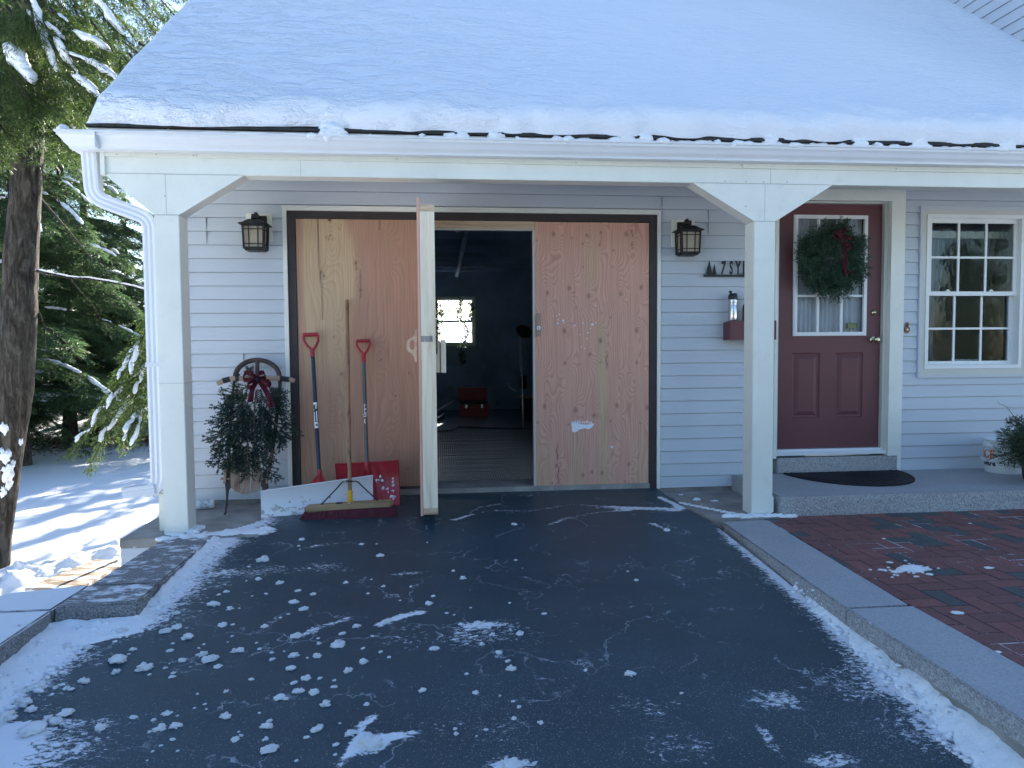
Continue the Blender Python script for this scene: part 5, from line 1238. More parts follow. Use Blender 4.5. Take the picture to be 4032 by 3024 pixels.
# ---- sled -----------------------------------------------------------
SP = lean(-.40, -.08, -.06, 1.06)
sl = lambda a, b, off=0.0: SP(800+a*.4098, 1380+b*.4098, off)
t = thing('sled', 'old wooden runner sled leaning on the siding beside the garage', 'sled', (-.27, -.3, -.08))
for nm, L, Rr in (('slat', [(285, 925), (345, 930), (352, 1370), (318, 1360), (270, 1320), (258, 1285), (262, 1180)], 0), ('slat', [(370, 930), (440, 930), (452, 1200), (437, 1380), (355, 1377), (358, 1180)], 0), ('slat', [(470, 930), (525, 930), (555, 1190), (556, 1300), (520, 1350), (455, 1372), (465, 1200)], 0)):
    part(nm, MB().prism([sl(a, b, .0) for a, b in L], (0, .012, .004)), M['oldwood'], t)
for pts in ([(232, 330), (270, 400), (250, 800), (240, 1100)], [(738, 300), (715, 560), (672, 930), (610, 1300)]): pass
mb = MB(); mb.tube([sl(a, b, -.02) for a, b in [(345, 225), (300, 300), (285, 400), (262, 700), (250, 950), (245, 1150), (232, 1330), (228, 1430), (215, 1560), (203, 1575)]], [.014]*6+[.017, .01, .010, .012], 8, flat=.8); mb.prism([sl(225, 1150), sl(262, 1150), sl(266, 1320), (sl(236, 1365)), sl(215, 1330), sl(205, 1270)], (0, .02, .006))
part('runner', mb, M['darkwood'], t)
mb = MB(); mb.tube([sl(a, b, -.02) for a, b in [(735, 230), (738, 330), (715, 560), (690, 760), (665, 960), (630, 1160), (590, 1300), (580, 1420), (575, 1550), (566, 1572)]], [.014]*6+[.017, .01, .010, .012], 8, flat=.8); mb.prism([sl(570, 1180), sl(610, 1170), sl(622, 1330), sl(585, 1340), sl(552, 1300)], (0, .02, .006))
part('runner', mb, M['darkwood'], t)
for L in ([(205, 1085), (228, 1085), (215, 1280), (190, 1280)], [(655, 880), (682, 885), (620, 1280), (596, 1275)]): part('side_rail', MB().prism([sl(a, b, .012) for a, b in L], (0, .012, .004)), M['oldwood'], t)
mb = MB(); mb.tube([sl(a, b, -.01) for a, b in [(172, 1232), (258, 1233)]], .016, 8, flat=.6).tube([sl(a, b, -.008) for a, b in [(555, 1232), (655, 1228)]], .016, 8, flat=.6).tube([sl(a, b, -.008) for a, b in [(600, 970), (685, 972)]], .016, 8, flat=.6); part('cross_rail', mb, M['oldwood'], t)
mb = MB(); arc = []
for k in range(17):
    a = math.pi*k/16; arc.append(sl(521-212*math.cos(a), 255-163*math.sin(a), .0))
arc = [sl(300, 300)]+arc+[sl(742, 300)]
mb.tube(arc, .019, 8, flat=.55, up=(0, 1, .3)); mb.tube([sl(521, 95), sl(518, 260)], .016, 8, flat=.5); part('bumper', mb, M['darkwood'], t)
bar_ = [(134, 318), (160, 308), (190, 292), (260, 274), (340, 268), (520, 262), (690, 264), (740, 268), (800, 276), (850, 284), (880, 292)]
mb = MB(); mb.tube([sl(a, b, .03) for a, b in bar_], [.016]+[.0205]*9+[.017], 10, flat=.6, up=(0, 1, .3)); hb = part('steering_bar', mb, M['oldwood'], t)
for L in ([(190, 292), (258, 275)], [(312, 270), (345, 268)], [(740, 268), (828, 281)]):
    a, c = L; mb = MB(); mb.tube([sl(a[0]+(c[0]-a[0])*k/3, np.interp(a[0]+(c[0]-a[0])*k/3, [p[0] for p in bar_], [p[1] for p in bar_]), .03) for k in range(4)], .0218, 10, flat=.62, up=(0, 1, .3)); part('tape_band', mb, M['tape'], hb)
t2 = thing('evergreen_swag', 'hanging swag of fir boughs with a red plaid bow tied on the sled', 'swag', (-.27, -.2, .8))
Q = []; ST = MB(); rng = np.random.default_rng(9)
BG = [((470, 330), (200, 455), .10), ((450, 420), (160, 595), .13), ((420, 520), (145, 735), .15), ((430, 600), (60, 885), .17), ((400, 700), (105, 915), .13), ((380, 800), (100, 1120), .11), ((380, 880), (160, 1130), .12), ((430, 520), (428, 1000), .15), ((430, 900), (432, 1235), .10), ((500, 900), (590, 1250), .08), ((560, 900), (680, 1090), .08), ((560, 1060), (732, 1255), .07), ((560, 560), (850, 850), .16), ((600, 470), (830, 540), .10), ((610, 430), (815, 440), .09), ((620, 600), (780, 870), .14), ((450, 450), (290, 900), .17), ((560, 640), (610, 980), .11), ((455, 260), (455, 170), .05), ((400, 420), (300, 640), .15), ((560, 420), (690, 620), .14), ((350, 950), (260, 1130), .1), ((480, 960), (360, 1170), .09), ((630, 350), (720, 420), .08), ((330, 350), (320, 480), .1), ((400, 640), (300, 940), .10), ((640, 760), (700, 870), .1), ((500, 440), (495, 840), .15), ((455, 560), (475, 900), .12), ((540, 480), (560, 820), .12)]
for i, (a, c, tl) in enumerate(BG):
    off = .05+.045*rng.random()
    q, st, tw = fir_bough(sl(*a, off), sl(*c, off*.8), (0, -.02, 0), 5, tl*1.1, rng, (0, -.95, .3), 950, .0125, .005, .45); Q.append(q)
    ST.tube(st, [.004]*5+[.003]*4, 5)
    for w_ in tw[::2]: ST.tube(w_, .0016, 4, caps=False)
part('fir_boughs', MB().quads(np.concatenate(Q)), M['fir'], t2); part('stems', ST, M['twig'], t2)
mb = MB(); B_ = lambda a, c, o=.15: sl(a, c, o)
ribbon(mb, [B_(520, 280), B_(495, 330), B_(465, 400), B_(452, 495)], .040, (1, 0, .05), .006); ribbon(mb, [B_(540, 300), B_(600, 380), B_(635, 460), B_(655, 545)], .040, (1, 0, .2), .006)
ribbon(mb, [B_(520, 270), B_(470, 230, .19), B_(410, 215, .18), B_(390, 280, .15), B_(515, 275, .16)], .040, (.15, -.5, .85), .005)
ribbon(mb, [B_(520, 270), B_(540, 220, .19), B_(590, 215, .18), B_(590, 260, .15), B_(525, 275, .16)], .040, (-.1, -.5, .85), .005)
ribbon(mb, [B_(525, 280), B_(590, 300, .19), B_(640, 290, .18), B_(620, 340, .16), B_(530, 285, .16)], .040, (-.4, -.5, .75), .005)
ribbon(mb, [B_(515, 280), B_(450, 310, .19), B_(420, 330, .17), B_(460, 360, .16), B_(515, 285, .16)], .038, (.4, -.5, .75), .005)
blob(mb, B_(522, 278, .175), (.022, .018, .02), 3, .2); [mb.uv.setdefault(i, [(0, 0)]*len(mb.f[i])) for i in range(len(mb.f))]
part('bow', mb, M['plaid'], t2)
mb = MB(); pc = sl(535, 440, .11)
for k in range(70):
    v_ = k/70; an = k*2.4; r = .024*math.sin(min(1, .25+v_)*math.pi*.8); p = np.array([pc[0]+r*math.cos(an), pc[1]-.0+r*math.sin(an), pc[2]+.05-.10*v_]); blob(mb, p, (.007, .006, .004), k, .2, ICO1)
part('pine_cone', mb, M['darkwood'], t2)

# ---- snow pusher (blue shaft, white blade) -------------------------
s5 = lambda a, b: (800+a*.5123, 1250+b*.5123)
PP = lean(-.37, .02, -.04, 1.27); pp_ = lambda a, b, o=0.0: PP(*s5(a, b), o)
t = thing('snow_pusher', 'blue-handled snow pusher with a wide white blade leaning on the pale plywood', 'snow shovel', (.25, -.4, -.06))
part('shaft', MB().tube([pp_(841, 290), pp_(845, 330), pp_(893, 1215)], .0155, 14), M['bluesteel'], t)
mb = MB().tube([pp_(768, 134), pp_(886, 131)], .0150, 12)
mb.tube([pp_(772, 140), pp_(774, 180), pp_(800, 218), pp_(828, 245), pp_(836, 270)], [.010, .010, .011, .012, .013], 8, flat=1.2).tube([pp_(883, 136), pp_(884, 180), pp_(868, 215), pp_(848, 245), pp_(842, 270)], [.010, .010, .011, .012, .013], 8, flat=1.2).tube([pp_(837, 240), pp_(841, 302)], [.019, .0185], 12)
part('grip', mb, M['redplastic'], t)
BL = np.array([-.105, -.585, -.076]); BRt = np.array([.668, -.43, -.064]); uvec = (BRt-BL); uvec /= np.linalg.norm(uvec); bk = np.array([-uvec[1], uvec[0], 0]); bk = bk if bk[1] > 0 else -bk
TLz = float(PP(0, 0)[2]) if False else None
def bladept(u, v):
    p = BL+(BRt-BL)*u; hh = .200+.055*u
    return p+bk*(.075*math.sin(v*1.9)*.9-.02*v*0)+np.array([0, 0, hh*v])+bk*(.03*v*v*-1.4)
mb = MB(); NU, NV = 24, 10; vs = [bladept(i/NU, j/NV) for j in range(NV+1) for i in range(NU+1)]
fs = [(j*(NU+1)+i, j*(NU+1)+i+1, (j+1)*(NU+1)+i+1, (j+1)*(NU+1)+i) for j in range(NV) for i in range(NU)]; mb.add(vs, fs, 0, True)
mb.add([np.array(p)+bk*.006 for p in vs], fs, 0, True)
mb.tube([bladept(i/10, 1)+bk*.003 for i in range(11)], .006, 6)
def blade_mat():
    g = G('scuffed_white_blade'); n = g.noise(22, 5, .62, g.coord((.8, 1, 1.3)), .4); sx = g.n('ShaderNodeSeparateXYZ', {0: (g.n('ShaderNodeTexCoord'), 'Object')})
    z = g.n('ShaderNodeMapRange', {0: (sx, 2), 1: .02, 2: .16, 3: .09, 4: -.12}); m = g.ramp(g.math('ADD', n, z), [(.575, (0, 0, 0)), (.60, (1, 1, 1))])
    g.bsdf(g.o(g.mix(m, (.74, .76, .80), (.44, .43, .40))), .4); return g.m
bl = part('blade', mb, blade_mat(), t)
for a, b in ((673, 1426), (825, 1410), (978, 1394)):
    u = (a-470)/(1315-470); v = .50; c = bladept(u*.985+.01, v); mb = MB(); blob(mb, c-bk*.002, (.008, .006, .008), 1, 0, ICO2); part('bolt', mb, M['steel'], bl)
mb = MB(); c0 = pp_(893, 1210, .002); tp = pp_(893, 1180, .0)
base = [bladept(u, .86)+bk*.012 for u in (.40, .60)]
mb.add([c0+np.array([-.018, -.012, .0]), c0+np.array([.018, -.012, 0]), base[1], base[0], c0+np.array([-.018, .014, 0]), c0+np.array([.018, .014, 0]), base[1]+bk*.012, base[0]+bk*.012], [(0, 1, 2, 3), (7, 6, 5, 4), (0, 3, 7, 4), (1, 5, 6, 2), (0, 4, 5, 1)])
mb.tube([tp+np.array([0, 0, .01]), c0+np.array([0, -.004, -.02]), (base[0]+base[1])/2+np.array([0, -.005, .0])], [.0185, .021, .016], 10); part('socket', mb, M['redplastic'], t)
# label on the shaft
def shaftquad(mb, a0, b0, a1, b1, k0, k1, off=.0161):
    """strip wrapped on the front of the shaft between two axis points; k = angular range"""
    A, B = pp_(a0, b0), pp_(a1, b1); ax_ = (B-A)/np.linalg.norm(B-A); x_ = np.array([1., 0, 0]); x_ -= ax_*(x_@ax_); x_ /= np.linalg.norm(x_); n_ = np.cross(ax_, x_); n_ = n_ if n_[1] < 0 else -n_
    vs = []; m = 8
    for i in range(m+1):
        an = k0+(k1-k0)*i/m; d = x_*math.sin(an)*off+n_*math.cos(an)*off; vs += [A+d, B+d]
    mb.add(vs, [(2*i, 2*i+1, 2*i+3, 2*i+2) for i in range(m)], 0, True)
mb = MB(); shaftquad(mb, 862, 655, 864, 705, -1.2, 1.2); shaftquad(mb, 870, 805, 873, 853, -1.2, 1.2); shaftquad(mb, 866, 730, 869, 800, -.85, -.35, .0163); shaftquad(mb, 866, 722, 870, 800, .2, .75, .0163); shaftquad(mb, 863, 705, 864.5, 715, -1.2, -.7); lb = part('shaft_label', mb, M['paper'], t)
mb = MB(); shaftquad(mb, 863, 672, 864.5, 708, -1.1, .1, .0166); part('label_patch', mb, M['yellowprint'], t)
mb = MB(); A = pp_(871.5, 829, .0172)
mb.add([A+np.array([0, 0, .0145]), A+np.array([.0095, .001, 0]), A+np.array([0, 0, -.0145]), A+np.array([-.0095, .001, 0])], [(3, 2, 1, 0)])
for i in range(4): shaftquad(mb, 862.4+.3*i, 676+8*i, 862.6+.3*i, 680+8*i, -.9, -.1, .0169)
part('label_mark', mb, M['ink'], t)

# ---- red scoop shovel ----------------------------------------------
PG = lean(-.36, -.05, -.04, 1.22); pg = lambda a, b, o=0.0: PG(*s5(a, b), o)
t = thing('scoop_shovel', 'grey-shafted snow shovel with a broad red plastic scoop against the pale plywood', 'snow shovel', (.6, -.3, -.05))
part('shaft', MB().tube([pg(1233, 330), pg(1258, 1130)], .0150, 14), M['greyshaft'], t)
mb = MB().tube([pg(1180, 180), pg(1282, 180)], [.0115]*2, 10)
for k in range(9):
    a = 1184+k*11.8; mb.tube([pg(a-2.5, 180), pg(a+2.5, 180)], .0150, 10)
mb.tube([pg(1180, 182), pg(1180, 215), pg(1205, 255), pg(1226, 280), pg(1230, 300)], [.010, .009, .010, .011, .012], 8, flat=1.2).tube([pg(1281, 182), pg(1281, 215), pg(1260, 255), pg(1240, 280), pg(1235, 300)], [.010, .009, .010, .011, .012], 8, flat=1.2).tube([pg(1232, 275), pg(1233, 345)], [.0175, .018], 12)
part('grip', mb, M['redplastic'], t)
c_tl, c_tr, c_br, c_bl = pg(1018, 1128), pg(1498, 1100), pg(1510, 1440), pg(1035, 1478)
NU, NV = 32, 16; vs = []
nq = np.cross(c_tr-c_tl, c_bl-c_tl); nq /= np.linalg.norm(nq); nq = nq if nq[1] < 0 else -nq
def scp(u, v):
    p = (c_tl*(1-u)+c_tr*u)*(1-v)+(c_bl*(1-u)+c_br*u)*v
    bow = -.055*math.sin(math.pi*min(1, max(0, v*.9+.05)))+.03*abs(2*u-1)**3*(1-v*.4)
    rib = 0
    for uc, sl_ in ((.36, -.33), (.27, -.2), (.64, .30), (.74, .22), (.80, .26), (.60, .12)): rib += .010*math.exp(-(((u-uc-sl_*(v-.45))/.022)**2))*min(1, v*5)*min(1, (1-v)*5+.2)
    return p+nq*(bow+rib)
vs = [scp(i/NU, j/NV) for j in range(NV+1) for i in range(NU+1)]
fs = [(j*(NU+1)+i, j*(NU+1)+i+1, (j+1)*(NU+1)+i+1, (j+1)*(NU+1)+i) for j in range(NV) for i in range(NU)]
mb = MB().add(vs, fs, 0, True); mb.add([p-nq*.005 for p in vs], fs, 0, True)
mb.tube([scp(i/20, 0)-nq*.002 for i in range(21)], .006, 6).tube([scp(0, i/10)-nq*.002 for i in range(11)], .005, 6).tube([scp(1, i/10)-nq*.002 for i in range(11)], .005, 6).tube([scp(i/20, 1)-nq*.002 for i in range(21)], .004, 6)
sc_ = part('scoop', mb, M['redplastic'], t)
part('socket', MB().tube([pg(1257, 1105), pg(1259, 1150, .0), scp(.52, .28)+nq*.012, scp(.53, .55)+nq*.006], [.020, .021, .019, .006], 10), M['redplastic'], t)
mb = MB(); rr = random.Random(3)
for k in range(26):
    u = rr.choice([.62+.3*k/26, .70+.24*k/26, .30+.1*rr.random(), .9]); v = .35+.55*(k/26)+rr.uniform(-.05, .05); p = scp(min(.96, u), min(.97, v)); blob(mb, p+nq*.003, (.004+.012*rr.random(), .004, .005+.016*rr.random()), k, .6, ICO1)
part('stuck_snow', mb, M['snow'], sc_)
# brand lettering, reading upwards on the shaft
vs, fs = text_mesh('Garant', 1.0, .9, .08, 0, .025); A, B = pg(1246, 770), pg(1243, 668); up_ = (B-A); Lh = np.linalg.norm(up_); up_ /= Lh; xmax = max(v[0] for v in vs); ymx = max(v[1] for v in vs); k = Lh/xmax; rt = np.array([1., 0, 0])
nf = np.cross(up_, rt); nf = nf if nf[1] < 0 else -nf; r_ = .0155; out = []
for a, b, c in vs:
    s_ = -(b-ymx*.42)*k*.95; an = s_/r_; out.append(A+up_*a*k+rt*math.sin(an)*r_+nf*math.cos(an)*r_)
mb = MB().add(out, fs); dm = pg(1246.5, 800); dd = []
for a, s_ in ((-.021, 0), (0, .010), (.021, 0), (0, -.010)): an = s_/r_; dd.append(dm+up_*a+rt*math.sin(an)*r_+nf*math.cos(an)*r_)
mb.add(dd, [(0, 1, 2), (0, 2, 3)]); part('lettering', mb, M['paper'], t)
mb = MB(); blob(mb, dm+nf*.0158, (.003, .0008, .006), 2, .5, ICO1); part('emblem_mark', mb, M['ink'], t)

# ---- push broom ------------------------------------------------------
PB = lean(-.61, .0, -.03, 1.51); pb_ = lambda a, b, o=0.0: PB(*s5(a, b), o)
t = thing('push_broom', 'wooden push broom with dark red bristles standing in front of the shovels', 'broom', (.52, -.6, -.06))
top = PB(1366, 1181); part('handle', MB().tube([top, top+(pb_(1128, 1350)-top)*.02, pb_(1128, 1350)], [.011, .0145, .0145], 12), M['handlewood'], t)
Yb = -.62; hb0, hb1 = atY(*s5(780, 1470), Yb), atY(*s5(1466, 1424), Yb)
# head block: slightly bowed plan with rounded ends
mb = MB(); N = 24; vs = []; sec = [(-.5, -.45), (-.42, -.5), (.42, -.5), (.5, -.42), (.5, .42), (.42, .5), (-.42, .5), (-.5, .45)]
axv = hb1-hb0; L_ = np.linalg.norm(axv); axn = axv/L_; 
for i in range(N+1):
    u = i/N; e = min(1, math.sqrt(max(0, 1-(1-min(u, 1-u)/.035)**2)) if min(u, 1-u) < .035 else 1)*.6+.4
    c = hb0+axv*u+np.array([0, -.012*math.sin(math.pi*u), .006*math.sin(math.pi*u)])
    for a, b in sec: vs.append(c+np.array([0, b*.062*e, a*.046*e]))
m = len(sec); fs = [(i*m+k, i*m+(k+1) % m, (i+1)*m+(k+1) % m, (i+1)*m+k) for i in range(N) for k in range(m)]+[tuple(range(m-1, -1, -1)), tuple(range(N*m, (N+1)*m))]
mb.add(vs, fs); part('head', mb, M['broomwood'], t)
rng = np.random.default_rng(2); n = 2600; u = rng.random(n); yy = rng.uniform(-.027, .03, n); base = hb0+axv*u[:, None]+np.stack([0*u, -.012*np.sin(math.pi*u)+yy, -.018+0*u], 1)
spl = (u-.5)*.05*np.abs(u-.5)*2; tip = base+np.stack([spl+rng.normal(0, .006, n), yy*.35+rng.normal(0, .005, n)-.004, -(base[:, 2]-(dz(base[:, 1])+.002))-rng.random(n)*.004+0], 1)
sd = np.array([.0016, 0, 0]); Q = np.stack([base-sd, base+sd, tip+sd*.8, tip-sd*.8], 1)
part('bristles', MB().quads(Q), simple('dark_red_bristles', (.11, .012, .028), .6, var=.5, vscale=90), t)
mb = MB(); f0, f1 = pb_(1128, 1338), atY(*s5(1128, 1428), Yb-.028)
mb.tube([f0, f0+(f1-f0)*.12, f0+(f1-f0)*.15, f0+(f1-f0)*.55, f1], [.0205, .0205, .018, .019, .024], 12, flat=.8); part('socket', mb, M['yellow'], t)
mb = MB(); blob(mb, f1+np.array([0, -.02, .004]), (.008, .005, .008), 1, 0); part('bolt', mb, M['steel'], t)
mb = MB(); c = pb_(1130, 1256, .0)
mb.tube([c+np.array([-.03, -.016, 0]), c+np.array([0, -.020, .001]), c+np.array([.03, -.016, 0])], .010, 8, flat=.6)
for sg, e in ((-1, s5(905, 1440)), (1, s5(1348, 1413))):
    ee = atY(*e, Yb-.02); mb.tube([c+np.array([sg*.025, -.014, .0]), c+np.array([sg*.055, -.012, -.006]), c+(ee-c)*.45+np.array([sg*.012, 0, .012]), ee], [.0085, .0085, .008, .0085], 8, flat=.6)
part('brace', mb, M['blackmetal'], t)
for sg in (-1, 1): mb = MB(); blob(mb, c+np.array([sg*.031, -.024, .0]), (.006, .004, .006), 1, 0); part('bolt', mb, M['steel'], t)
a, b = atY(*s5(1012, 1427), Yb-.034), None; mb = MB(); mb.prism([(a[0]+.03+.026*math.cos(2*math.pi*k/16), -.6605, a[2]+.007*math.sin(2*math.pi*k/16)) for k in range(16)], (0, .003, 0)); part('stamped_mark', mb, M['ink'], t)

# ---- paper cup ---------------------------------------------------------
q0, q1 = atZ(*z3(1285, 485), -.05), atZ(*z3(1400, 478), -.05); q0 = np.array([q0[0], q0[1], -.042]); q1 = np.array([q1[0], q1[1], -.042])
t = thing('paper_cup', 'white printed paper tub lying on its side by the left post', 'cup', tuple(q1))
ax_ = (q0-q1)/np.linalg.norm(q0-q1); part('cup', MB().tube([q1, q1+ax_*.01, q1+ax_*.13], [.030, .034, .036], 20), M['white'], t)
mb = MB().tube([q1+ax_*.03, q1+ax_*.1], [.0352, .0362], 20, caps=False); part('print', mb, simple('faded_print', (.50, .55, .60), .5, var=.5, vscale=80), t)

# ---- inside the garage --------------------------------------------------
zt = lambda a, b, y: atY(1680+a*.2894, 1480+b*.2894, y)
t = thing('toolbox', 'red metal toolbox with its lid open on the garage floor', 'toolbox', (1.72, 6.1, .004))
part('body', MB().box(1.475, 1.965, 6.1, 6.36, .004, .20, bev=.006), M['toolred'], t); part('lid', MB().box(1.452, 1.95, 6.35, 6.40, .23, .47, bev=.01).box(1.452, 1.95, 6.30, 6.35, .455, .47), M['toolred'], t)
part('tray', MB().box(1.49, 1.95, 6.15, 6.34, .20, .25), M['blackmetal'], t)
for x in (1.585, 1.85): part('latch', MB().box(x-.02, x+.02, 6.085, 6.099, .14, .20), M['steel'], t)
t = thing('pole_dish', 'green oval dish on a thin pole inside the dark garage', 'garden tool', (2.31, 4.0, .004))
mb = MB(); c = np.array([2.31, 4.0, 1.345]); vs = [c+np.array([.105*math.cos(2*math.pi*k/24), .06*math.sin(2*math.pi*k/24), .08*math.sin(2*math.pi*k/24)-.02*math.cos(2*math.pi*k/24)]) for k in range(24)]; mb.prism(vs, (0, -.012, .02)); part('dish', mb, M['dgreen'], t)
mb = MB().tube([(2.26, 4.0, 1.29), (2.285, 4.0, .8), (2.30, 4.02, .01)], .008, 6).tube([(2.24, 4.0, 1.24), (2.26, 4.0, .79)], .005, 6); part('pole', mb, M['steel'], t)
t = thing('shop_stool', 'small dark stand with a curved white tube beside the right wall', 'stand', (2.45, 5.2, .004))
part('frame', MB().box(2.42, 2.72, 5.2, 5.5, .004, .36).box(2.40, 2.5, 5.25, 5.45, .5, .7), M['blackmetal'], t); part('board', MB().box(2.40, 2.62, 5.12, 5.5, .361, .39), M['oldwood'], t)
part('tube', MB().tube([zt(1100, 90, 5.1), zt(1125, 140, 5.1), zt(1165, 185, 5.1), zt(1225, 205, 5.1)], .010, 8), M['white'], t)
o = MB().tube([zt(110, 500, 5.6), zt(380, 330, 6.7)], .014, 8).build('white_stick', M['white']); tag(o, 'long white stick lying on the floor left of the toolbox', 'stick')
mb = MB(); 
for k in range(9): q = atZ(1680+(130+12*k)*.2894, 1480+(600-8*k)*.2894, .02); blob(mb, (q[0], q[1], .03), (.05, .03, .02), k, .8, ICO1)
o = mb.build('sun_patch_scrap', M['steel']); tag(o, 'crumpled shiny scrap on the garage floor near the white stick', 'scrap')  # shiny lumps set on the floor's sun patch, standing for its brightness
o = MB().tube([atZ(1680+a*.2894, 1480+b*.2894, .012) for a, b in ((60, 755), (230, 748), (340, 738), (390, 708), (430, 692), (560, 698), (760, 706), (1000, 710), (1400, 716))], .008, 6).build('floor_cable', M['cable']); tag(o, 'black cable running across the ribbed garage floor', 'cable')
t = thing('garland', 'leafy garland hanging around the back window of the garage', 'garland', (1.5, 7.3, 2.1)); Q = []; rng = np.random.default_rng(4); ST = MB()
wb = lambda a, b, y=7.3: atY(1680+a*.3917, 850+b*.3917, y)
for pts, sp in (([(100, 860), (105, 960), (110, 1080), (105, 1200), (90, 1320)], .13), ([(350, 840), (355, 880), (320, 960), (310, 1020), (380, 1080), (410, 1140), (400, 1220), (370, 1280), (345, 1340), (350, 1420), (370, 1480)], .075), ([(430, 860), (450, 920), (440, 1000), (420, 1060)], .06), ([(130, 960), (165, 985), (150, 1020)], .05)):
    W = [wb(*p) for p in pts]; ST.tube(W, .008, 5)
    for a, b in zip(W[:-1], W[1:]):
        m_ = int(np.linalg.norm(b-a)*330); tt = rng.random(m_)[:, None]; c = a+(b-a)*tt+rng.normal(0, sp*.5, (m_, 3))*np.array([1, .4, .8]); d1 = rng.normal(size=(m_, 3)); d1 /= np.linalg.norm(d1, axis=1)[:, None]; d2 = np.cross(d1, rng.normal(size=(m_, 3))); d2 /= np.linalg.norm(d2, axis=1)[:, None]; Q.append(np.stack([c-d1*.028, c+d2*.012, c+d1*.028, c-d2*.012], 1))
part('leaves', MB().quads(np.concatenate(Q)), M['pinegreen'], t); part('stem', ST, M['twig'], t)
o = MB().box(*(lambda a, c: (a[0], c[0], .42, .425, c[2], a[2]))(atY(1680+293*.3917, 850+135*.3917, .42), atY(1680+322*.3917, 850+168*.3917, .42))).build('hanging_tag', M['paper']); tag(o, 'small white tag hanging just inside the open garage door', 'tag')
mb = MB().box(o.bound_box[0][0]+.002, o.bound_box[0][0]+.004, .44, .442, 2.03, 2.2)
# ================================================================== TREES
M['hemlock'] = needle_mat('hemlock_foliage', (.024, .052, .018), (.085, .125, .032), .38, nsc=3)
M['hemdark'] = needle_mat('dark_hemlock_foliage', (.022, .055, .028), (.085, .135, .05), .5, nsc=2)
def bark_mat():
    g = G('furrowed_bark'); v = g.coord((1, 1, .22)); n = g.noise(17, 6, .72, v, .9); n2 = g.noise(5, 4, .6)
    c = g.ramp(n, [(.36, (.018, .014, .011)), (.50, (.058, .050, .041)), (.66, (.135, .122, .102))]); c = g.mix(.5, c, g.ramp(n2, [(.3, (.3, .3, .3)), (.7, (.65, .62, .6))]), 'OVERLAY')
    g.bsdf(g.o(c), .9, 0, g.bump(n, 1.0, .05), .2); return g.m
M['bark'] = bark_mat()
def spray(p0, dirh, L, droop, rng, twl=.5, lsz=.05, lw=.014, dens=1.0, rise=0.1):
    """one hemlock bough: drooping axis, flat side twigs, many small leaf quads. returns quads, axis points"""
    d = np.array([math.cos(dirh), math.sin(dirh), rise]); s = np.array([-math.sin(dirh), math.cos(dirh), 0]); K = 14
    f = lambda t: p0+np.outer(t, d)*L+np.outer(t**2, np.array([0, 0, -droop*L]))
    n = max(6, int(L*11*dens)); t = np.linspace(.12, 1, n); A = f(t); T = np.gradient(A, axis=0); T /= np.linalg.norm(T, axis=1)[:, None]
    S = []; D = []
    for sg in (-1, 1):
        l = twl*(1.05-.75*t)*(.6+.7*rng.random(n)); dv = T*.75+s*sg*.72+np.array([0, 0, -.30])+rng.normal(0, .12, (n, 3)); S.append(A); D.append(dv*l[:, None])
    S = np.concatenate(S); D = np.concatenate(D)
    # sub twigs
    S2 = []; D2 = []
    for k in (.3, .55, .8):
        for sg in (-1, 1):
            dd = D*.42+np.cross(D, np.array([0, 0, 1.]))*sg*.38+np.array([0, 0, -.03]); S2.append(S+D*k); D2.append(dd*(1.1-k*.6)+rng.normal(0, .01, D.shape))
    S = np.concatenate([S]+S2); D = np.concatenate([D]+D2)
    q = needles(S, D, 1/lsz*2.2, lsz*1.15, lw*.85, rng, .55, .3, .85)
    return q, A
def snow_on(mb, A, rng, prob=.5, size=.05, lift=.02):
    i = 0
    while i < len(A)-2:
        if rng.random() < prob:
            m = 2+int(rng.random()*4)
            for j in range(i, min(len(A), i+m)):
                s = size*(.6+.8*rng.random()); tdir = A[min(j+1, len(A)-1)]-A[max(j-1, 0)]; an = math.atan2(tdir[1], tdir[0])
                blob(mb, A[j]+np.array([0, 0, lift]), (s*2.1, s*.8, s*.6), rng.random()*50, .6, ICO2, axis=tdir)
            i += m+1
        else: i += 2
def hemlock(name, label, base, H, rad, boughs, rng, trunkr=.14, z0=.6, dark=False, lsz=.05, lw=.014, snow=.25, ssz=.045, lean_=(0, 0), dens=1.0, sector=None, group=None, Lmul=1.0):
    base = np.array(base, float); t = thing(name, label, 'tree', tuple(base), group)
    tr = MB(); K = 14; ax_ = [base+np.array([lean_[0]*(k/K), lean_[1]*(k/K), H*k/K])+np.array([.03*math.sin(k*1.3), .03*math.cos(k*1.7), 0]) for k in range(K+1)]
    tr.tube(ax_, [trunkr*(1-.9*k/K)*(1.25 if k == 0 else 1) for k in range(K+1)], 14); lm = MB(); Q = []; sn = MB()
    for i in range(boughs):
        h = z0+(H-z0-.2)*(rng.random()**1.15); an = rng.random()*2*math.pi if sector is None else rng.uniform(*sector)
        L = rad*(1-.85*(h-z0)/(H-z0))*(.7+.45*rng.random())*Lmul; p = base+np.array([lean_[0]*h/H, lean_[1]*h/H, h])
        q, A = spray(p, an, max(.4, L), .30+.30*rng.random(), rng, min(.75, .36*L+.1), lsz, lw, dens, .10+.1*rng.random()); Q.append(q); lm.tube(list(A[::2])+[A[-1]], [max(.004, .022*(1-j/(len(A)/2+1))) for j in range(len(A[::2])+1)], 5, caps=False)
        if rng.random() < snow: snow_on(sn, A[2:], rng, .5, ssz*(.7+.5*rng.random()))
    part('trunk', tr, M['bark'], t); part('limbs', lm, M['bark'], t)
    mq = np.concatenate(Q); part('crown', MB().quads(mq), M['hemdark'] if dark else M['hemlock'], t)
    if sn.v: part('branch_snow', sn, M['snow'], t)
    return t, len(mq)
rng = np.random.default_rng(33); tot = 0
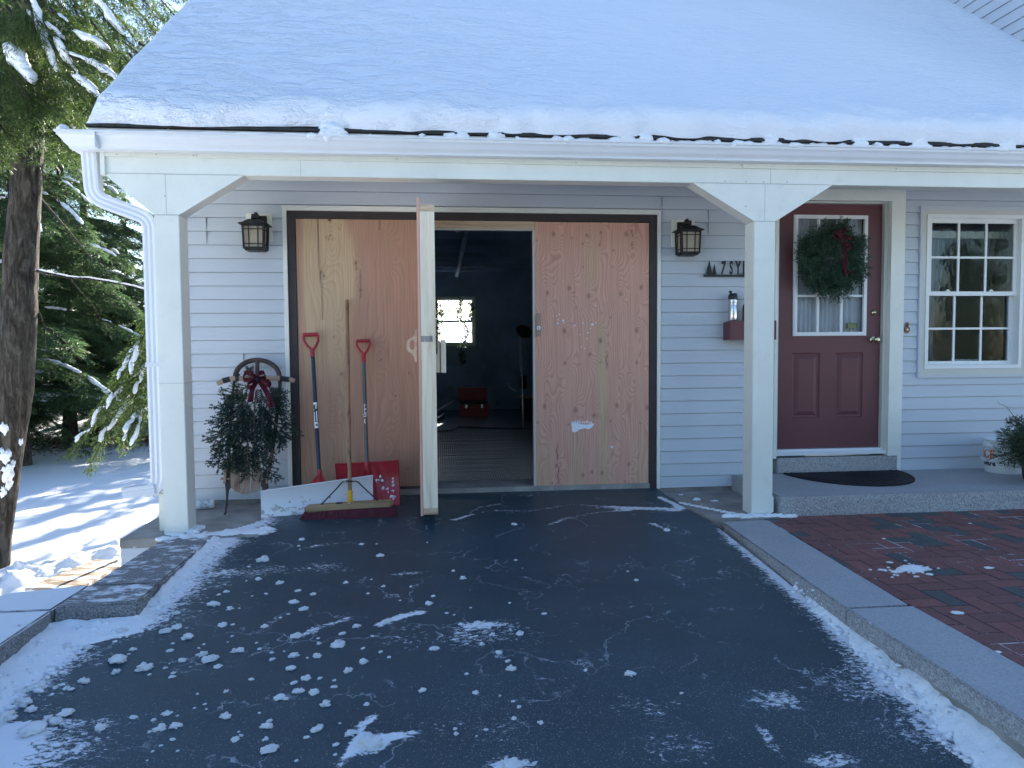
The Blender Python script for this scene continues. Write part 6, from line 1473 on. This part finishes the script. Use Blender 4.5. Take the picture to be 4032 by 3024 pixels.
# the near tree at the left edge: leaning trunk plus boughs hanging into the frame
k = 4032/2212; TY = 3.05
T = thing('hemlock_tree', 'big hemlock with a snow-dabbed leaning trunk at the left edge', 'tree', (-3.98, TY, -1.45)); axp = []; rad = []
for y, x0, x1 in ((1300, -62, 6), (1228, -46, 14), (1150, -22, 24), (1050, -12, 38), (1000, -8, 45), (850, 0, 70), (700, 4, 76), (560, 10, 80), (430, 24, 86), (300, 27, 92), (180, 30, 96), (0, 34, 98), (-300, 40, 100), (-800, 50, 105), (-1500, 70, 105)):
    a, b = atY(x0*k, y*k, TY), atY(x1*k, y*k, TY); axp.append((a+b)/2); rad.append((b[0]-a[0])/2)
rad[0] *= 1.35; rad[1] *= 1.12
tb = MB(); seg = 40; vs = []; fine_ax = []
AX = np.array(axp); RD = np.array(rad); tt = np.linspace(0, len(AX)-1, 150); AXi = np.stack([np.interp(tt, range(len(AX)), AX[:, j]) for j in range(3)], 1); RDi = np.interp(tt, range(len(AX)), RD)
for i in range(150):
    an = np.arange(seg)*2*math.pi/seg; fr = 1+.11*(fbm(an*5/6.283*3+0*i, AXi[i, 2]*2.2+0*an, 3)-.5)+.05*(vn(np.sin(an)*9+5, np.cos(an)*9+AXi[i, 2]*14)-.5)
    vs += [(AXi[i, 0]+RDi[i]*f*math.cos(a), AXi[i, 1]+RDi[i]*f*math.sin(a), AXi[i, 2]) for a, f in zip(an, fr)]
tb.add(vs, [(i*seg+j, i*seg+(j+1) % seg, (i+1)*seg+(j+1) % seg, (i+1)*seg+j) for i in range(149) for j in range(seg)], 0, True); part('trunk', tb, M['bark'], T)
sn = MB()
for px, py, s in ((14, 925, .05), (12, 985, .07), (16, 1020, .08), (38, 955, .03), (8, 1060, .05), (26, 1003, .035), (18, 1045, .05)):
    i = int(np.argmin(np.abs(AXi[:, 2]-atY(px*k, py*k, TY-.1)[2]))); q = atY(px*k, py*k, TY-RDi[i]*.75); blob(sn, (q[0], AXi[i, 1]-math.sqrt(max(.0001, RDi[i]**2-(q[0]-AXi[i, 0])**2))*.97, q[2]), (s*.8, .018, s*1.25), px, .95, ICO3, freq=3.2)
Q = []; lm = MB()
# boughs given by their picture ends (start -> tip) and depth
def bough2(a, b, ya, yb, tl, snow=0, ls=.046, lw=.0095, dens=1.6, ssz=.03):
    p, e = atY(a[0]*k, a[1]*k, ya), atY(b[0]*k, b[1]*k, yb); v = e-p; L = np.linalg.norm(v); u_ = v/L; n = max(8, int(L*15*dens)); t = np.linspace(0, 1, n); A = p+np.outer(t, v)+np.outer(np.sin(t*math.pi), np.array([0, 0, .07*L]))+np.cumsum(rng.normal(0, .012*L**.5, (n, 3)), 0)*np.array([1, .6, .6])
    s = np.cross(u_, np.array([0, -.5, .85])); s /= np.linalg.norm(s); S = []; D = []
    for sg in (-1, 1):
        l = tl*(1.05-.7*t)*(.6+.7*rng.random(n)); dv = u_*.75+s*sg*.6+np.array([0, 0, -.38])+rng.normal(0, .16, (n, 3)); S.append(A); D.append(dv*l[:, None])
    S = np.concatenate(S); D = np.concatenate(D); S2 = []; D2 = []
    for q in (.3, .55, .8):
        for sg in (-1, 1): S2.append(S+D*q); D2.append((D*.42+np.cross(D, np.array([0, -.6, .8]))*sg*.36+np.array([0, 0, -.02]))*(1.1-.6*q))
    Q.append(needles(np.concatenate([S]+S2), np.concatenate([D]+D2), 1/ls*2.2, ls, lw, rng, .5, .4, .9)); lm.tube(list(A[::3])+[A[-1]], [max(.003, .014*(1-j/(len(A)/3+1))) for j in range(len(A[::3])+1)], 5, caps=False)
    if snow: snow_on(sn, A[1:], rng, snow, ssz, .018)
rr = random.Random(12)
for i in range(64):
    x = rr.uniform(-60, 330); y = rr.uniform(-90, 250)
    if y > 300-x*.62 and rr.random() < .75: continue
    L = rr.uniform(70, 170); an = R(rr.uniform(38, 62)); ya = rr.uniform(2.2, 5.5)
    bough2((x, y), (x+L*math.cos(an), y+L*math.sin(an)), ya, ya+rr.uniform(-.3, .3), rr.uniform(.26, .52), .30 if rr.random() < .4 else 0, ssz=.022)
for a, b in (((70, 0), (85, 40)), ((58, 25), (100, 95)), ((85, 55), (130, 150)), ((130, 105), (168, 160)), ((150, 118), (232, 162)), ((208, 0), (226, 22)), ((232, 30), (250, 58)), ((190, 82), (225, 105)), ((112, 62), (125, 75)), ((180, 182), (205, 205))):
    bough2(a, b, 2.0, 2.05, .2, 1.0, ssz=.045)
# the heavy snow pad and its bough
bough2((15, 90), (78, 172), 2.05, 2.0, .3, 0)
for j in range(8): q = atY((24+j*6.0)*k, (108+j*8.2)*k, 2.0); blob(sn, q, (.07+.018*math.sin(j*.8), .07, .075+.018*math.sin(j*.8)), j, .35, ICO3)
for i in range(34):      # low hanging boughs across the trunk at upper left
    x = rr.uniform(-70, 70); y = rr.uniform(-40, 270); ya = rr.uniform(1.8, 2.75); L = rr.uniform(50, 110); an = R(rr.uniform(50, 85)); bough2((x, y), (x+L*math.cos(an), min(345, y+L*math.sin(an))), ya, ya, rr.uniform(.2, .38), 0)
# bare dead limb with a line of snow, and a few broken stubs
def limb(pts, ya, yb, r0=.018, snow=True):
    P_ = [atY(x*k, y*k, ya+(yb-ya)*i/(len(pts)-1)) for i, (x, y) in enumerate(pts)]; lm.tube(P_, [r0*(1-.7*i/(len(P_)-1)) for i in range(len(P_))], 7)
    if snow:
        for a, b in zip(P_[:-1], P_[1:]):
            for q in np.linspace(0, 1, 7): 
                if rr.random() < .75: blob(sn, a+(b-a)*q+np.array([0, 0, r0*.9]), (.045, .012, .010), rr.random()*9, .5, ICO1)
limb([(78, 585), (110, 592), (150, 600), (190, 602), (240, 610), (290, 620), (330, 632)], 3.0, 3.6); limb([(80, 350), (110, 400), (130, 440), (150, 480)], 3.0, 3.4, .012, False); limb([(4, 430), (-40, 445)], 3, 2.8, .02); limb([(24, 365), (-30, 362)], 3, 2.9, .02); limb([(80, 420), (150, 500), (200, 560)], 3.1, 4.6, .014, False)
limb([(150, 600), (200, 660), (240, 720)], 3.3, 3.6, .008, False); limb([(70, 640), (95, 700), (100, 760)], 3.1, 3.2, .012, False)
part('limbs', lm, M['bark'], T); mq = np.concatenate(Q); tot += len(mq); part('crown', MB().quads(mq), M['hemlock'], T); part('branch_snow', sn, M['snow'], T)
# hemlocks beyond the yard
def gz_(x, y): return float(gfun(np.array([x]), np.array([y]))[0])
specs = [(-4.9, 5.2, 7.5, 2.3, 110, 'young hemlock with snowy drooping boughs just left of the porch post', .045, .012, .55, 1.15, 1.9),
         (-6.9, 6.4, 10, 2.6, 95, 'tall hemlock behind the leaning trunk', .05, .014, .35, 1.0, 2.0),
         (-5.9, 8.6, 9, 2.6, 110, 'dense hemlock behind the young snowy one', .055, .016, .4, .95, 1.8),
         (-8.9, 9.6, 13, 3.0, 80, 'hemlock at the far left behind the yard', .06, .018, .35, .9, 1.8),
         (-4.0, 10.2, 6.5, 2.2, 90, 'hemlock half hidden behind the porch and garage corner', .06, .018, .4, .9, 1.5),
         (-7.6, 13.0, 11, 3.2, 90, 'dark hemlock in the second row on the snowy bank', .07, .021, .35, .8, 1.3),
         (-10.8, 14.5, 13, 3.2, 75, 'dark hemlock farthest left on the snowy bank', .07, .022, .3, .8, 1.4),
         (-4.8, 15.0, 8, 2.8, 80, 'dark hemlock on the bank beyond the roof edge', .075, .022, .3, .8, 1.2)]
for x, y, H, rd, nb, lab, ls, lw, snw, dn, z0 in specs:
    ff = (y+6+5.72)/(y+5.72); x = 1.17+(x-1.17)*ff; y += 6; H *= ff; rd *= ff; ls *= ff; lw *= ff; z0 *= .75; nb = int(nb*(.85 if y > 16 else 1.0))
    _, n = hemlock('hemlock_tree', lab, (x, y, gz_(x, y)-.1), H, rd, nb, rng, .10+.006*H, z0, y > 8, ls, lw, snw, .035+.0022*y, (rr.uniform(-.3, .3), rr.uniform(-.3, .3)), dn, None, 'hemlocks beyond the snowy yard'); tot += n
# low snowy bough reaching towards the viewer beside the downspout
Q = []; lm = MB(); sn = MB(); Yl = 3.3
SB = thing('hemlock_sapling', 'low hemlock sapling bent under snow beside the porch post', 'tree', (-2.2, 3.9, gz_(-2.2, 3.9)))
for a, b, tl in (((335, 790), (165, 985), .24), ((300, 850), (180, 1010), .2), ((330, 760), (255, 960), .26), ((335, 830), (300, 950), .2), ((345, 700), (240, 880), .3), ((330, 880), (265, 930), .16), ((360, 760), (335, 940), .2), ((350, 640), (285, 790), .3)):
    bough2(a, b, Yl+.4, Yl-.2, tl, .62, .04, .010, 1.3, .030)
lm.tube([(-2.2, 3.9, gz_(-2.2, 3.9)-.1), atY(372*k, 880*k, 3.8), atY(368*k, 720*k, 3.75), atY(352*k, 600*k, 3.7)], [.03, .025, .02, .012], 8)
part('trunk', lm, M['bark'], SB); mq = np.concatenate(Q); tot += len(mq); part('crown', MB().quads(mq), M['hemlock'], SB); part('branch_snow', sn, M['snow'], SB)
# far wood and the added unseen trees: one mass
Q = []; tr = MB()
for i in range(70):
    x = rr.uniform(-34, 16); y = rr.uniform(24, 44)
    if -.5 < x < 6: continue
    H = 0; H = rr.uniform(6, 11) if x < -9 else rr.uniform(3.5, 6.5); z = gz_(x, y); tr.tube([(x, y, z-.3), (x+rr.uniform(-.4, .4), y, z+H)], [.16, .03], 6)
    m = 900; h = rng.random(m)**1.1; r_ = (1-h)*2.6*(.3+.7*rng.random(m)); an = rng.random(m)*6.283; c = np.stack([x+r_*np.cos(an), y+r_*np.sin(an), z+.8+h*(H-.8)-r_*.3], 1)
    d1 = np.stack([np.cos(an), np.sin(an), -.5+0*an], 1)*.24+rng.normal(0, .05, (m, 3)); d2 = np.stack([-np.sin(an), np.cos(an), 0*an], 1)*.075; Q.append(np.stack([c-d1, c+d2, c+d1, c-d2], 1))
for i in range(11):      # unseen evergreens added behind the garage to throw dappled shade on the yard
    x = rr.uniform(-6.5, .2); y = rr.uniform(17, 28); H = rr.uniform(7, 11); z = gz_(x, y); tr.tube([(x, y, z-.3), (x, y, z+H)], [.13, .03], 6)
    m = 650; h = rng.random(m)**1.1; r_ = (1-h)*2.4*(.3+.7*rng.random(m)); an = rng.random(m)*6.283; c = np.stack([x+r_*np.cos(an), y+r_*np.sin(an), z+1.2+h*(H-1.2)-r_*.3], 1)
    d1 = np.stack([np.cos(an), np.sin(an), -.5+0*an], 1)*.24+rng.normal(0, .05, (m, 3)); d2 = np.stack([-np.sin(an), np.cos(an), 0*an], 1)*.075; Q.append(np.stack([c-d1, c+d2, c+d1, c-d2], 1))
for i in range(60):      # unseen wood added behind the viewer to block bright horizon in window reflections
    x = rr.uniform(-40, 45); y = rr.uniform(-48, -30); H = rr.uniform(9, 15); z = gz_(x, y); tr.tube([(x, y, z-.3), (x+rr.uniform(-.4, .4), y, z+H)], [.2, .03], 6)
    m = 420; h = rng.random(m)**1.1; r_ = (1-h)*3.4*(.3+.7*rng.random(m)); an = rng.random(m)*6.283; c = np.stack([x+r_*np.cos(an), y+r_*np.sin(an), z+.5+h*(H-.5)-r_*.3], 1)
    d1 = np.stack([np.cos(an), np.sin(an), -.5+0*an], 1)*.42+rng.normal(0, .05, (m, 3)); d2 = np.stack([-np.sin(an), np.cos(an), 0*an], 1)*.2; Q.append(np.stack([c-d1, c+d2, c+d1, c-d2], 1))
mb = MB().quads(np.concatenate(Q)); n0 = len(mb.f); mb.add(tr.v, tr.f, 1); o = mb.build('far_wood', [M['hemdark'], M['bark']]); tag(o, 'distant evergreen wood surrounding the house and yard', 'wood', kind='stuff')
# brushy leaf litter along the foot of the trees
Q = []; m = 5000; x = rng.uniform(-14, -4, m); y = 15+rng.normal(0, .9, m); z = gfun(x, y)+.02+.1*rng.random(m)**3; d1 = rng.normal(0, .05, (m, 3)); d1[:, 2] *= .4; d2 = rng.normal(0, .012, (m, 3)); c = np.stack([x, y, z], 1); o = MB().quads(np.stack([c-d1, c+d2, c+d1, c-d2], 1)).build('leaf_litter', simple('brown_litter', (.09, .065, .045), .9, var=.4, vscale=20)); tag(o, 'brown twigs and leaf litter along the foot of the trees', 'leaf litter', kind='stuff')
print('LEAF QUADS', tot)

# ================================================================== LIGHT
sd = ray(2339, -40); sd = sd/np.linalg.norm(sd); el = math.asin(sd[2]); az = math.atan2(sd[0], sd[1])
print('SUN', math.degrees(el), math.degrees(az))
sl_ = bpy.data.lights.new('sun', 'SUN'); sl_.energy = SUN_E; sl_.angle = R(.5); sl_.color = (1, .93, .82)
so = bpy.data.objects.new('sun', sl_); COL.objects.link(so); so.rotation_euler = Vector((-sd[0], -sd[1], -sd[2])).to_track_quat('-Z', 'Y').to_euler()
w = bpy.data.worlds.new('World'); sc.world = w; w.use_nodes = True; t = w.node_tree; t.nodes.clear()
sk = t.nodes.new('ShaderNodeTexSky'); sk.sky_type = 'NISHITA'; sk.sun_disc = False; sk.sun_elevation = el; sk.sun_rotation = az; sk.air_density = 1.0; sk.dust_density = DUST; sk.ozone_density = OZ
bg = t.nodes.new('ShaderNodeBackground'); bg.inputs[1].default_value = SKY_S; ou = t.nodes.new('ShaderNodeOutputWorld'); t.links.new(sk.outputs[0], bg.inputs[0]); t.links.new(bg.outputs[0], ou.inputs[0])
sc.view_settings.view_transform = 'Standard'; sc.view_settings.look = 'None'; sc.view_settings.gamma = 1; sc.view_settings.exposure = EXPO; sc.view_settings.use_curve_mapping = False
sc.cycles.max_bounces = 8; sc.cycles.transparent_max_bounces = 12; sc.cycles.sample_clamp_indirect = 6
